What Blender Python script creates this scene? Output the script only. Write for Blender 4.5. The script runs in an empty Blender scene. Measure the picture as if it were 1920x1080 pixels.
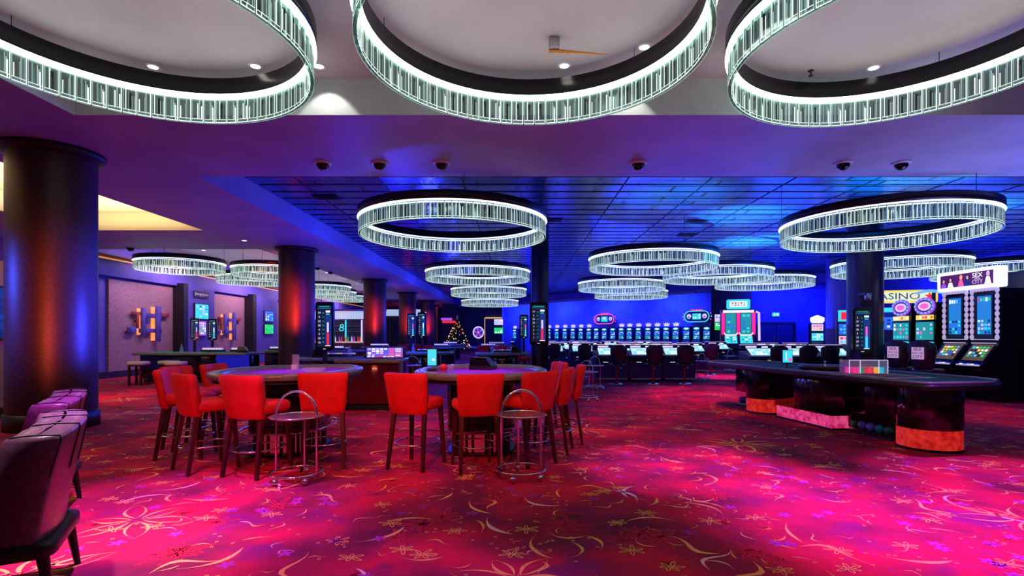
import bpy, math, random
from mathutils import Matrix, Vector
random.seed(7)
sc = bpy.context.scene
COL = sc.collection
PI = math.pi

# ------------------------------------------------------------------ camera, world, exposure
HC = 1.45
F = 1000.0
cd = bpy.data.cameras.new('camera'); cam = bpy.data.objects.new('camera', cd); COL.objects.link(cam)
cam.location = (0, 0, HC); cam.rotation_euler = (PI/2, 0, 0)
cd.sensor_width = 36.0; cd.lens = 36.0*F/1920
cd.shift_x = -10/1920; cd.shift_y = 90/1920
cd.clip_start = 0.05; cd.clip_end = 200
sc.camera = cam
w = bpy.data.worlds.new('world'); sc.world = w; w.use_nodes = True
w.node_tree.nodes['Background'].inputs[0].default_value = (0.32, 0.12, 0.45, 1)
w.node_tree.nodes['Background'].inputs[1].default_value = 0.09
sc.view_settings.view_transform = 'Standard'
sc.view_settings.look = 'None'
sc.view_settings.exposure = 0.0
sc.view_settings.gamma = 1.0
sc.view_settings.use_curve_mapping = False
sc.cycles.max_bounces = 6
sc.cycles.transparent_max_bounces = 24
sc.cycles.caustics_reflective = False
sc.cycles.caustics_refractive = False
sc.cycles.sample_clamp_indirect = 4.0
sc.cycles.sample_clamp_direct = 0.0

def light(kind, name, loc, color, power, target=None, size=0.1, size_y=None, cone=60, blend=0.6):
    d = bpy.data.lights.new(name, kind); d.color = color; d.energy = power
    if kind == 'AREA':
        d.shape = 'RECTANGLE'; d.size = size; d.size_y = size_y or size
    elif kind == 'SPOT':
        d.spot_size = math.radians(cone); d.spot_blend = blend; d.shadow_soft_size = size
    else:
        d.shadow_soft_size = size
    o = bpy.data.objects.new(name, d); COL.objects.link(o); o.location = loc
    if target is not None:
        v = Vector(target) - Vector(loc)
        o.rotation_euler = v.to_track_quat('-Z', 'Y').to_euler()
    return o

ZS = 4.38      # underside of the soffits
ZC = 4.86      # recessed ceilings
# pink-red pools on the carpet, thrown by the downlights of the front recess
for (x, y, p, c, cone) in [(-2.9, 4.2, 1500, (1, .14, 1.7), 44), (-.6, 3.7, 1500, (1, .14, 1.7), 44), (1.95, 5.9, 1250, (1, .14, 1.5), 36),
                     (3.1, 4.25, 1900, (1, .14, 2), 42), (5.0, 5.5, 1100, (1, .14, 1.8), 34), (-4.3, 6.0, 150, (1, .08, .5), 50), (-1.8, 8.6, 230, (1, .05, .15), 60), (-4.6, 9.6, 160, (1, .05, .15), 60),
                     (1.6, 8.4, 260, (1, .04, .1), 60), (3.2, 3.0, 200, (1, .1, .6), 60), (-1.7, 5.5, 160, (1, .08, .4), 60)]:
    zt = ZC-.1 if y < 7 else ZS-.08
    light('SPOT', 'downlight_beam', (x, y, zt), c, p, (x, y, 0), .06, cone=cone, blend=1)
for (x, y, p, c) in [(-8.8, 13.2, 500, (1, .05, .1)), (3.4, 11.5, 420, (1, .04, .12)), (4.9, 13.6, 700, (1, .06, .5)), (6.6, 18.6, 1500, (1, .12, 1)), (8.5, 10.5, 300, (1, .05, .2)), (6, 22, 500, (.8, .1, 1))]:
    light('SPOT', 'downlight_beam', (x, y, ZS-.08), c, p, (x, y, 0), .06, cone=65, blend=1)
# lamps over and behind the viewer that catch the stool backs
for (x, y, tx, ty) in [(-2.4, 1.2, -3.0, 6.2), (-.2, 1.2, -.4, 6.2), (-1.2, 1.5, -1.4, 6.4)]:
    light('SPOT', 'front_beam', (x, y, 3.6), (1, .16, .10), 420, (tx, ty, .8), .08, cone=42, blend=.8)
light('SPOT', 'front_beam', (-3.3, 3.3, 4.7), (1, .8, .9), 900, (-2.95, 3.3, .9), .08, cone=30, blend=.8)
light('AREA', 'added_blue_fill', (8.8, 8.3, 1.1), (.30, .28, 1), 150, (8.8, 8.3, 9), 3.0)  # added area light that lifts the right soffit; no fixture there
for (x, y) in [(.15, 5.2), (-3.78, 5.15), (3.86, 5.32)]:
    light('AREA', 'added_ring_fill', (x, y, 4.55), (.88, 1, .95), 11, (x, y, 9), 3.0)  # added upward fill that greys the front ceiling; the rings show none
# blue wash of the far hall; the upward lights are added, without fixtures
for (x, y, p, c) in [(5.6, 14.6, 300, (.02, .05, 1)), (5, 18.6, 600, (.01, .03, 1)), (9.4, 17, 900, (.01, .10, 1)), (5, 26, 800, (.01, .03, 1)),
                     (12, 24, 700, (.01, .05, 1)), (1.2, 24, 260, (.02, .02, 1)), (0.5, 34, 500, (.02, .02, 1)), (16, 19, 600, (.02, .08, 1)), (13.5, 12.5, 500, (.02, .10, 1))]:
    light('AREA', 'added_blue_fill', (x, y, 1.75), c, p*.55, (x, y, 9), 2.4)
for (x, y, p) in [(6.0, 14.6, 1500), (8.2, 18.6, 2600), (3.6, 12.4, 500), (11.6, 13.5, 1500), (8, 10.6, 1300)]:
    light('SPOT', 'added_cyan_fill', (x, y, 1.8), (.02, .55, 1), p*3, (x+.3, y+.6, 5), .1, cone=62, blend=1)
for t in (.1, .35, .6, .85):
    wx, wy = -1.3+14.4*t, 52-16*t
    light('AREA', 'wall_wash', (wx-1.1, wy-1.4, 4.25), (.02, .06, 1), 420, (wx, wy, 1.6), 2.5, .3)
light('AREA', 'wall_wash', (16.5, 31.2, 4.2), (.01, .02, 1), 300, (16.5, 33, 1.6), 3.5, .3)
light('AREA', 'wall_wash', (18.2, 24, 4.2), (.01, .03, 1), 200, (20, 24, 1.6), 5, .3)
# blue light falling on the beam and the columns of the left aisle
for y in (11.5, 16, 22, 30, 40):
    light('POINT', 'blue_lamp', (-3.6, y, 2.6), (.02, .03, 1), 110 if y < 12 else 450, size=.12)
light('SPOT', 'blue_lamp', (-4.9, 9.3, 1.6), (.02, .04, 1), 1100, (-7.2, 8.6, 2.0), .15, cone=62)
light('SPOT', 'blue_lamp', (-10.5, 6.5, 2.6), (.03, .08, 1), 900, (-8.0, 8.6, 1.9), .15, cone=50)
for x in (-2.92, -.46):
    light('SPOT', 'added_felt_fill', (x, 6.9, ZC-.1), (.75, .2, 1), 420, (x, 6.9, 1), .06, cone=17, blend=.8)  # added spot that brightens the felt, with no fixture above
# red glow on the columns
light('SPOT', 'red_lamp', (-4.9, 4.2, 1.2), (1, .14, .06), 900, (-7.25, 8.2, 2.0), .3, cone=36, blend=1)
for (x, y) in ((-7.4, 17.9), (-7.4, 27.7), (-7.4, 36), (-7.4, 44)):
    light('SPOT', 'red_lamp', (x+1.0, y-3.6, 1.3), (1, .05, .02), 2600, (x-.1, y-.5, 2.5), .2, cone=34, blend=1)
light('AREA', 'added_fascia_fill', (-4.7, 29, 4.55), (.02, .04, 1), 260, (-5.9, 29, 4.55), .25, 37)  # added area light without a fixture, brightens the blue recess edge
# left wall
for y in (20.3, 26.5, 33, 40):
    light('AREA', 'wall_wash', (-12.6, y, 4.2), (.8, .42, .8), 110, (-14.1, y, 2.2), 3.0, .3)
light('AREA', 'cove_light', (-10.4, 9.5, 4.42), (1, .86, .5), 230, (-10.4, 9.5, 6), 2.8, 10)
light('AREA', 'cove_light', (-11.4, 30, 4.42), (.8, .8, 1), 80, (-11.4, 30, 6), 4, 20)

# ------------------------------------------------------------------ materials
MATS = {}
def mat(name, col=(.5, .5, .5), rough=.5, metal=0.0, em=None, es=1.0, spec=None, alpha=None, sample=True, coat=0):
    if name in MATS: return MATS[name]
    m = bpy.data.materials.new(name); m.use_nodes = True
    b = m.node_tree.nodes['Principled BSDF']
    b.inputs['Base Color'].default_value = (*col, 1)
    b.inputs['Roughness'].default_value = rough
    b.inputs['Metallic'].default_value = metal
    if coat: b.inputs['Coat Weight'].default_value = coat
    if spec is not None: b.inputs['Specular IOR Level'].default_value = spec
    if em:
        b.inputs['Emission Color'].default_value = (*em, 1)
        b.inputs['Emission Strength'].default_value = es
        if not sample: m.cycles.emission_sampling = 'NONE'
    if alpha is not None: b.inputs['Alpha'].default_value = alpha
    MATS[name] = m
    return m
def nodes(m): return m.node_tree.nodes, m.node_tree.links, m.node_tree.nodes['Principled BSDF']
def noise_col(m, c1, c2, scale=5, detail=3, lo=.35, hi=.65, bump=0, stretch=None):
    n, l, b = nodes(m)
    tc = n.new('ShaderNodeTexCoord'); mp = n.new('ShaderNodeMapping')
    l.new(tc.outputs['Object'], mp.inputs[0])
    if stretch: mp.inputs['Scale'].default_value = stretch
    t = n.new('ShaderNodeTexNoise'); t.inputs['Scale'].default_value = scale; t.inputs['Detail'].default_value = detail
    l.new(mp.outputs[0], t.inputs['Vector'])
    r = n.new('ShaderNodeValToRGB'); r.color_ramp.elements[0].position = lo; r.color_ramp.elements[1].position = hi
    r.color_ramp.elements[0].color = (*c1, 1); r.color_ramp.elements[1].color = (*c2, 1)
    l.new(t.outputs[0], r.inputs[0]); l.new(r.outputs[0], b.inputs['Base Color'])
    if bump:
        bp = n.new('ShaderNodeBump'); bp.inputs['Strength'].default_value = bump
        l.new(t.outputs[0], bp.inputs['Height']); l.new(bp.outputs[0], b.inputs['Normal'])
    return m
E = lambda name, c, s=1.0: mat('glow_'+name, (0, 0, 0), .4, em=c, es=s, sample=False)
white_g = E('white', (.9, .95, 1), 1.3); cyan_g = E('cyan', (.05, .75, .95), 1.0); blue_g = E('blue', (.03, .15, 1), 1.0)
green_g = E('green', (.02, .8, .15), .9); red_g = E('red', (1, .02, .05), 1.0); pink_g = E('pink', (1, .12, .5), 1.0)
yel_g = E('yellow', (1, .75, .05), 1.0); orange_g = E('orange', (1, .35, .05), 1.0); purp_g = E('purple', (.4, .1, 1), .9)
dim_g = E('dimblue', (.01, .04, .3), .8); teal_g = E('teal', (.02, .35, .4), .9); lil_g = E('lilac', (.75, .6, 1), 1.0)
dark_g = E('darkscreen', (.004, .01, .03), 1)
GL = [white_g, cyan_g, blue_g, green_g, red_g, pink_g, yel_g, orange_g, purp_g, dim_g, teal_g, lil_g, dark_g]
W_, C_, B_, G_, R_, P_, Y_, O_, U_, D_, T_, L_, K_ = range(13)

black = mat('black_gloss', (.006, .006, .008), .18)
blackm = mat('black_satin', (.012, .011, .014), .45)
lacquer = noise_col(mat('black_lacquer', (.008, .004, .005), .12, coat=.3), (.006, .003, .004), (.014, .005, .006), 3)
chrome = mat('chrome', (.75, .75, .78), .12, 1)
steel = noise_col(mat('brushed_steel', (.45, .42, .45), .32, .9), (.4, .36, .4), (.55, .5, .52), 18)
velvet = noise_col(mat('red_velvet', (.75, .01, .012), .65), (.60, .006, .006), (.80, .012, .012), 5, 3, bump=.04)
velvet.node_tree.nodes['Principled BSDF'].inputs['Sheen Weight'].default_value = .3
velvet.node_tree.nodes['Principled BSDF'].inputs['Sheen Tint'].default_value = (1, .1, .1, 1)
wood = noise_col(mat('dark_wood', (.06, .015, .01), .35), (.035, .008, .006), (.10, .02, .012), 8, stretch=(1, 1, .15))
leather = noise_col(mat('burgundy_leather', (.16, .05, .10), .28), (.16, .06, .11), (.24, .10, .17), 30, bump=.05)
darkleather = noise_col(mat('black_leather', (.01, .008, .02), .4), (.008, .006, .02), (.02, .014, .04), 20, bump=.05)
cream = mat('cream_upholstery', (.75, .6, .5), .5)
rail_m = noise_col(mat('padded_rail', (.05, .07, .06), .25), (.14, .19, .16), (.20, .25, .22), 12)
felt_p = noise_col(mat('purple_felt', (.28, .02, .6), .9), (.24, .01, .55), (.36, .03, .7), 20)
felt_g = noise_col(mat('green_felt', (.0, .5, .15), .9), (.0, .42, .12), (.0, .6, .2), 20)
plaster = noise_col(mat('ceiling_paint', (.55, .52, .55), .75), (.50, .47, .50), (.60, .57, .60), .8, 4)
soffit_m = noise_col(mat('soffit_paint', (.5, .42, .55), .5), (.36, .38, .52), (.46, .48, .62), .9, 4, bump=.02)
fascia_m = noise_col(mat('fascia_paint', (.45, .5, .52), .6), (.42, .47, .5), (.5, .55, .56), 2)
wall_b = noise_col(mat('blue_wall', (.12, .12, .5), .6), (.1, .1, .45), (.16, .14, .55), 1.2)
wall_d = noise_col(mat('dark_wall', (.03, .02, .05), .6), (.02, .015, .04), (.04, .03, .06), 3)
gold = mat('gold_trim', (.8, .5, .12), .3, .9)
whitep = mat('white_plastic', (.8, .8, .82), .4)
glass = mat('clear_acrylic', (.75, .8, 1), .08, alpha=.28)

def brick_mat(name, c1, c2, mortar, scale, bw, bh, off, rough, ms=.02, bump=.2, metal=0, axis='XY'):
    m = mat(name, c1, rough, metal); n, l, b = nodes(m)
    tc = n.new('ShaderNodeTexCoord'); t = n.new('ShaderNodeTexBrick')
    if axis != 'XY':
        sp = n.new('ShaderNodeSeparateXYZ'); cb = n.new('ShaderNodeCombineXYZ')
        l.new(tc.outputs['Object'], sp.inputs[0]); l.new(sp.outputs[axis[0]], cb.inputs[0]); l.new(sp.outputs[axis[1]], cb.inputs[1])
        l.new(cb.outputs[0], t.inputs['Vector'])
    else: l.new(tc.outputs['Object'], t.inputs['Vector'])
    t.inputs['Color1'].default_value = (*c1, 1); t.inputs['Color2'].default_value = (*c2, 1); t.inputs['Mortar'].default_value = (*mortar, 1)
    t.inputs['Scale'].default_value = scale; t.inputs['Brick Width'].default_value = bw; t.inputs['Row Height'].default_value = bh
    t.inputs['Mortar Size'].default_value = ms; t.offset = off
    l.new(t.outputs[0], b.inputs['Base Color'])
    if bump:
        bp = n.new('ShaderNodeBump'); bp.inputs['Strength'].default_value = bump; bp.inputs['Distance'].default_value = .01
        l.new(t.outputs['Fac'], bp.inputs['Height']); bp.invert = True; l.new(bp.outputs[0], b.inputs['Normal'])
    return m
tiles = brick_mat('lacquered_ceiling_tiles', (.02, .07, .22), (.04, .12, .34), (.002, .002, .006), 1, 1.8, .45, .5, .3, .03, .8)
n_, l_, b_ = nodes(tiles); b_.inputs['Metallic'].default_value = .3
tn = n_.new('ShaderNodeTexNoise'); tn.inputs['Scale'].default_value = 1.6; tn.inputs['Detail'].default_value = 3
mpg = n_.new('ShaderNodeMapping'); mpg.inputs['Scale'].default_value = (2.0, .07, 1); tcn = n_.new('ShaderNodeTexCoord')
l_.new(tcn.outputs['Object'], mpg.inputs[0]); l_.new(mpg.outputs[0], tn.inputs['Vector'])
wv = n_.new('ShaderNodeTexNoise'); wv.inputs['Scale'].default_value = 2.5; wv.inputs['Detail'].default_value = 2
mp2 = n_.new('ShaderNodeMapping'); mp2.inputs['Scale'].default_value = (.35, 9, 1); l_.new(tcn.outputs['Object'], mp2.inputs[0]); l_.new(mp2.outputs[0], wv.inputs['Vector'])
bw = n_.new('ShaderNodeBump'); bw.inputs['Strength'].default_value = .16; bw.inputs['Distance'].default_value = .02
l_.new(wv.outputs[0], bw.inputs['Height'])
old = b_.inputs['Normal'].links[0].from_node; l_.new(bw.outputs[0], old.inputs['Normal'])
mr = n_.new('ShaderNodeMapRange'); mr.inputs[3].default_value = .12; mr.inputs[4].default_value = .36
l_.new(tn.outputs[0], mr.inputs[0]); l_.new(mr.outputs[0], b_.inputs['Roughness'])
paper = brick_mat('woven_wallpaper', (.50, .32, .28), (.38, .24, .23), (.27, .17, .18), 5, .5, .28, .5, .6, .03, .3, axis='YZ')
bronze = mat('bronze_column', (.22, .10, .10), .46, .6)
noise_col(bronze, (.06, .03, .03), (.09, .04, .04), 40, 2)

# carpet
carpet = mat('carpet_pile', (.4, .0, .02), .95); n_, l_, b_ = nodes(carpet)
tc = n_.new('ShaderNodeTexCoord')
def nz(scale, det, seed):
    mp = n_.new('ShaderNodeMapping'); mp.inputs['Location'].default_value = (seed, seed*2, 0); l_.new(tc.outputs['Object'], mp.inputs[0])
    t = n_.new('ShaderNodeTexNoise'); t.inputs['Scale'].default_value = scale; t.inputs['Detail'].default_value = det
    l_.new(mp.outputs[0], t.inputs['Vector']); return t.outputs[0]
r1 = n_.new('ShaderNodeValToRGB'); r1.color_ramp.elements[0].position = .36; r1.color_ramp.elements[1].position = .66
r1.color_ramp.elements[0].color = (.17, .0, .03, 1); r1.color_ramp.elements[1].color = (.74, .0, .035, 1)
e = r1.color_ramp.elements.new(.5); e.color = (.40, .0, .04, 1)
l_.new(nz(1.3, 5, 3.1), r1.inputs[0])
r2 = n_.new('ShaderNodeValToRGB'); r2.color_ramp.elements[0].position = .56; r2.color_ramp.elements[1].position = .68
r2.color_ramp.elements[0].color = (0, 0, 0, 1); r2.color_ramp.elements[1].color = (1, 1, 1, 1)
l_.new(nz(1.9, 3, 9.3), r2.inputs[0])
mx = n_.new('ShaderNodeMix'); mx.data_type = 'RGBA'; mx.inputs['B'].default_value = (.24, .0, .085, 1)
l_.new(r2.outputs[0], mx.inputs[0]); l_.new(r1.outputs[0], mx.inputs['A']); l_.new(mx.outputs['Result'], b_.inputs['Base Color'])
bp = n_.new('ShaderNodeBump'); bp.inputs['Strength'].default_value = .4; bp.inputs['Distance'].default_value = .004
l_.new(nz(260, 2, 0), bp.inputs['Height']); l_.new(bp.outputs[0], b_.inputs['Normal'])
c_gold = mat('carpet_gold_yarn', (.95, .52, .10), .95); c_purp = mat('carpet_violet_yarn', (.45, .03, .32), .95); c_red = mat('carpet_scarlet_yarn', (.70, .01, .03), .95)
c_pale = mat('carpet_pale_yarn', (.95, .6, .45), .95)

# ------------------------------------------------------------------ mesh builder
class MB:
    def __init__(s, mats=None): s.v = []; s.f = []; s.mi = []; s.sm = []; s.mats = mats or []; s.M = Matrix.Identity(4)
    def m(s, mt):
        if isinstance(mt, int): return mt
        if mt not in s.mats: s.mats.append(mt)
        return s.mats.index(mt)
    def add(s, vs, fs, mt, smooth=False):
        k = len(s.v); i = s.m(mt)
        for p in vs: s.v.append(tuple(s.M @ Vector(p)))
        for f in fs: s.f.append(tuple(k+a for a in f)); s.mi.append(i); s.sm.append(smooth)
        return s
    def box(s, c, d, mt, bev=0):
        x, y, z = c; a, b, h = d[0]/2, d[1]/2, d[2]/2
        if bev: return s.rprism([(x-a, y-b), (x+a, y-b), (x+a, y+b), (x-a, y+b)], z-h, z+h, mt, bev)
        vs = [(x+i*a, y+j*b, z+k*h) for k in (-1, 1) for (i, j) in ((-1, -1), (1, -1), (1, 1), (-1, 1))]
        return s.add(vs, [(3, 2, 1, 0), (4, 5, 6, 7), (0, 1, 5, 4), (1, 2, 6, 5), (2, 3, 7, 6), (3, 0, 4, 7)], mt)
    def quad(s, pts, mt): return s.add(pts, [tuple(range(len(pts)))], mt)
    def prism(s, poly, z0, z1, mt, smooth=False):
        n = len(poly); vs = [(x, y, z0) for x, y in poly]+[(x, y, z1) for x, y in poly]
        s.add(vs, [(i, (i+1) % n, n+(i+1) % n, n+i) for i in range(n)], mt, smooth)
        s.add([(x, y, z0) for x, y in poly], [tuple(range(n-1, -1, -1))], mt)
        return s.add([(x, y, z1) for x, y in poly], [tuple(range(n))], mt)
    def rprism(s, poly, z0, z1, mt, bev=.02, smooth=True, dome=0):
        """prism with rounded top and bottom edges"""
        n = len(poly); cx = sum(p[0] for p in poly)/n; cy = sum(p[1] for p in poly)/n
        rx = max(abs(p[0]-cx) for p in poly); ry = max(abs(p[1]-cy) for p in poly)
        rings = []
        for k in range(4):
            a = k/3*PI/2; rings.append((1-math.sin(a), z0+bev*(1-math.cos(a))+0*a))
        prof = [(bev*(1-math.sin(k/3*PI/2)), z0+bev*(1-math.cos(k/3*PI/2))) for k in range(4)]
        prof += [(bev*(1-math.cos(k/3*PI/2)), z1-bev*(1-math.sin(k/3*PI/2))) for k in range(4)]
        vs = []
        for ins, z in prof:
            fx, fy = 1-ins/max(rx, 1e-4), 1-ins/max(ry, 1e-4)
            vs += [(cx+(x-cx)*fx, cy+(y-cy)*fy, z) for x, y in poly]
        m = len(prof)
        fs = [(k*n+i, k*n+(i+1) % n, (k+1)*n+(i+1) % n, (k+1)*n+i) for k in range(m-1) for i in range(n)]
        s.add(vs, fs, mt, smooth)
        s.add(vs[:n], [tuple(range(n-1, -1, -1))], mt)
        top = vs[-n:]
        return s.add(top+[(cx, cy, z1+dome)], [(i, (i+1) % n, n) for i in range(n)], mt, dome > 0)
    def lathe(s, prof, mt, seg=24, c=(0, 0), a0=0, a1=2*PI, smooth=True):
        full = abs(a1-a0-2*PI) < 1e-6; m = seg if full else seg+1; vs = []
        for i in range(m):
            a = a0+(a1-a0)*i/seg; ca, sa = math.cos(a), math.sin(a)
            vs += [(c[0]+r*ca, c[1]+r*sa, z) for r, z in prof]
        k = len(prof); fs = []
        for i in range(seg):
            j = (i+1) % m
            for q in range(k-1): fs.append((i*k+q, j*k+q, j*k+q+1, i*k+q+1))
        return s.add(vs, fs, mt, smooth)
    def tube(s, pts, r, mt, seg=8, closed=False, caps=True):
        P = [Vector(p) for p in pts]; n = len(P); vs = []; up = Vector((0, 0, 1)); prev = None
        for i, p in enumerate(P):
            if closed: t = P[(i+1) % n]-P[i-1]
            else: t = P[min(i+1, n-1)]-P[max(i-1, 0)]
            t.normalize()
            if prev is None:
                u = t.cross(up)
                if u.length < 1e-3: u = t.cross(Vector((1, 0, 0)))
            else: u = prev-t*prev.dot(t)
            u.normalize(); prev = u; w_ = t.cross(u); rr = r[i] if isinstance(r, (list, tuple)) else r
            vs += [tuple(p+u*rr*math.cos(2*PI*j/seg)+w_*rr*math.sin(2*PI*j/seg)) for j in range(seg)]
        fs = []
        for i in range(n if closed else n-1):
            a = i*seg; b = ((i+1) % n)*seg
            fs += [(a+j, a+(j+1) % seg, b+(j+1) % seg, b+j) for j in range(seg)]
        s.add(vs, fs, mt, True)
        if caps and not closed:
            s.add(vs[:seg], [tuple(range(seg-1, -1, -1))], mt); s.add(vs[-seg:], [tuple(range(seg))], mt)
        return s
    def sphere(s, c, r, mt, seg=12, rings=8, zs=1, half=None):
        a0, a1 = (-PI/2, PI/2) if half is None else ((-PI/2, 0) if half < 0 else (0, PI/2))
        prof = [(r*math.cos(a0+(a1-a0)*i/rings), c[2]+zs*r*math.sin(a0+(a1-a0)*i/rings)) for i in range(rings+1)]
        return s.lathe(prof, mt, seg, (c[0], c[1]))
    def build(s, name, parent=None, label=None, kind=None, loc=None, rot=None):
        me = bpy.data.meshes.new(name); me.from_pydata(s.v, [], s.f)
        for m_ in s.mats: me.materials.append(m_)
        me.polygons.foreach_set('material_index', s.mi); me.polygons.foreach_set('use_smooth', s.sm); me.update()
        o = bpy.data.objects.new(name, me); COL.objects.link(o)
        if parent: o.parent = parent
        if label: o['label'] = label
        if kind: o['kind'] = kind
        if loc: o.location = loc
        if rot: o.rotation_euler = rot
        return o
def thing(name, label, cat, loc=(0, 0, 0), rz=0, group=None):
    o = bpy.data.objects.new(name, None); COL.objects.link(o); o.location = loc; o.rotation_euler = (0, 0, rz)
    o.empty_display_size = .2
    o['label'] = label; o['category'] = cat
    if group: o['group'] = group
    return o
def tag(o, label, cat, group=None):
    o['label'] = label; o['category'] = cat
    if group: o['group'] = group
    return o
def copytree(o, parent=None):
    c = o.copy(); COL.objects.link(c)
    if parent: c.parent = parent
    for ch in KIDS.get(o.name, None) or [x for x in o.children]: copytree(ch, c)
    return c
KIDS = {}
def dup(root, loc, rz, label, group=None, scale=None):
    c = copytree(root); c.location = loc; c.rotation_euler = (0, 0, rz); c['label'] = label
    if group: c['group'] = group
    if scale: c.scale = (scale,)*3 if not isinstance(scale, tuple) else scale
    return c
def struct(name, b): return b.build(name, kind='structure')
def T(x=0, y=0, z=0): return Matrix.Translation((x, y, z))
def RX(a): return Matrix.Rotation(a, 4, 'X')
def RY(a): return Matrix.Rotation(a, 4, 'Y')
def RZ(a): return Matrix.Rotation(a, 4, 'Z')
def rrect(w_, d_, r, n=5, cx=0, cy=0):
    out = []
    for (sx, sy, a0) in ((1, -1, -PI/2), (1, 1, 0), (-1, 1, PI/2), (-1, -1, PI)):
        for k in range(n+1):
            a = a0+PI/2*k/n; out.append((cx+sx*(w_/2-r)+r*math.cos(a), cy+sy*(d_/2-r)+r*math.sin(a)))
    return out
def sell(a, b, p, n=48, cx=0, cy=0):
    out = []
    for i in range(n):
        t = 2*PI*i/n; c, s_ = math.cos(t), math.sin(t)
        out.append((cx+a*math.copysign(abs(c)**(2/p), c), cy+b*math.copysign(abs(s_)**(2/p), s_)))
    return out
def text(s_, size, mt, parent, M, name='lettering', extrude=.002, label=None, sx=1, sl=.8):
    cu = bpy.data.curves.new(name, 'FONT'); cu.body = s_; cu.size = size; cu.align_x = 'CENTER'; cu.align_y = 'CENTER'; cu.extrude = extrude
    cu.space_line = sl; cu.resolution_u = 3
    t = bpy.data.objects.new('tmp', cu); COL.objects.link(t)
    dg = bpy.context.evaluated_depsgraph_get(); me = bpy.data.meshes.new_from_object(t.evaluated_get(dg))
    bpy.data.objects.remove(t); me.materials.clear(); me.materials.append(mt)
    me.transform(M @ Matrix.Diagonal((sx, 1, 1, 1))); o = bpy.data.objects.new(name, me); COL.objects.link(o); o.parent = parent
    if label: o['label'] = label
    return o
def px(x, y, z=0):
    """point at height z seen at pixel x, y of the photograph"""
    Z = F*(HC-z)/(y-630.0); return ((x-970)/F*Z, Z)
# screens stand in the local XZ plane facing -Y; c = centre
def panel(b, c, w_, h_, mt, dy=0): 
    x, y, z = c; return b.quad([(x-w_/2, y+dy, z-h_/2), (x+w_/2, y+dy, z-h_/2), (x+w_/2, y+dy, z+h_/2), (x-w_/2, y+dy, z+h_/2)], mt)
def cells(b, c, w_, h_, nx, ny, pal, fill=.8, dy=-.002):
    for i in range(nx):
        for j in range(ny):
            panel(b, (c[0]-w_/2+w_*(i+.5)/nx, c[1]+dy, c[2]-h_/2+h_*(j+.5)/ny), w_/nx*fill*random.uniform(.7, 1), h_/ny*fill*random.uniform(.6, 1), GL[random.choice(pal)])

# ------------------------------------------------------------------ floor
fb = MB([carpet, c_gold, c_purp, c_red, c_pale])
fb.quad([(-20, -6, 0), (26, -6, 0), (26, 58, 0), (-20, 58, 0)], 0)
def crescent(cx, cy, L, ang, bend, wd, mi, z=.0016, n=8, a=None):
    vs = []; ca, sa = math.cos(ang), math.sin(ang)
    for i in range(n+1):
        t = i/n; u = (t-.5)*L; v = bend*L*(1-(2*t-1)**2)+(.12*L*math.sin(2*PI*t) if a else 0)
        wdt = wd*(math.sin(PI*min(1, t*1.15)))**.8*(1.25-t*.9) if t < .87 else wd*.12*(1-t)/.13
        wdt = max(wdt, .0008)
        for s_ in (-1, 1):
            U, V = u, v+s_*wdt; vs.append((cx+U*ca-V*sa, cy+U*sa+V*ca, z))
    fb.add(vs, [(2*i, 2*i+2, 2*i+3, 2*i+1) for i in range(n)], mi)
def petal(cx, cy, L, wd, ang, mi, z=.0018, hollow=False):
    ca, sa = math.cos(ang), math.sin(ang); n = 8
    pts = [(L/2+L/2*math.cos(2*PI*i/n), wd*math.sin(2*PI*i/n)) for i in range(n)]
    tr = lambda u, v: (cx+u*ca-v*sa, cy+u*sa+v*ca, z)
    if not hollow: fb.add([tr(*p) for p in pts], [tuple(range(n))], mi)
    else:
        q = [(L/2+(u-L/2)*.72, v*.5) for u, v in pts]
        fb.add([tr(*p) for p in pts]+[tr(*p) for p in q], [(i, (i+1) % n, n+(i+1) % n, n+i) for i in range(n)], mi)
def bloom(x, y, s_):
    a0 = random.uniform(0, PI)
    for k in range(6):
        a = a0+k*PI/3+random.uniform(-.15, .15); L = s_*random.uniform(.8, 1.3)
        crescent(x+math.cos(a)*L*.6, y+math.sin(a)*L*.6, L, a, .2, .018*s_/.4, 1)
        crescent(x+math.cos(a)*L*.6, y+math.sin(a)*L*.6, L*.95, a, -.16, .013*s_/.4, 1)
Y0 = 2.2
rr = random.Random(11)
def motif_cell(cx, cy, dens):
    random.setstate(rr.getstate())
    for _ in range(dens):
        x, y = cx+random.uniform(-.5, .5), cy+random.uniform(-.5, .5); k = random.random()
        if k < .46:
            L = random.choice([.10, .12, .14, .2, .2, .28, .42]); crescent(x, y, L, random.uniform(0, 2*PI), random.uniform(.1, .32), L*random.uniform(.035, .06), 1 if random.random() < .85 else 4, a=random.random() < .4)
        elif k < .58:
            a0 = random.uniform(0, PI)
            for q in range(5): petal(x, y, .06, .014, a0+q*2*PI/5, 2)
        elif k < .70:
            a0 = random.uniform(0, PI)
            for q in range(6): petal(x+.01*math.cos(a0+q), y, random.uniform(.06, .10), .016, a0+q*2*PI/6, 1, hollow=True)
        elif k < .80:
            a0 = random.uniform(0, PI)
            for q in range(8): petal(x, y, random.uniform(.12, .24), .022, a0+q*2*PI/8, 3, z=.0012, hollow=True)
        else:
            for q in range(random.randint(2, 5)): petal(x+random.uniform(-.15, .15), y+random.uniform(-.15, .15), .028, .012, random.uniform(0, 3), random.choice([1, 1, 3, 2]), hollow=True)
    if random.random() < .13: bloom(cx, cy, random.uniform(.3, .5))
    rr.setstate(random.getstate())
yy = Y0
while yy < 30:
    for xi in range(-14, 17):
        if abs(xi) < yy*1.05+1.2: motif_cell(xi, yy, 26 if yy < 8 else 16 if yy < 11 else (8 if yy < 18 else 4))
    yy += 1.0
struct('floor', fb)

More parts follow.
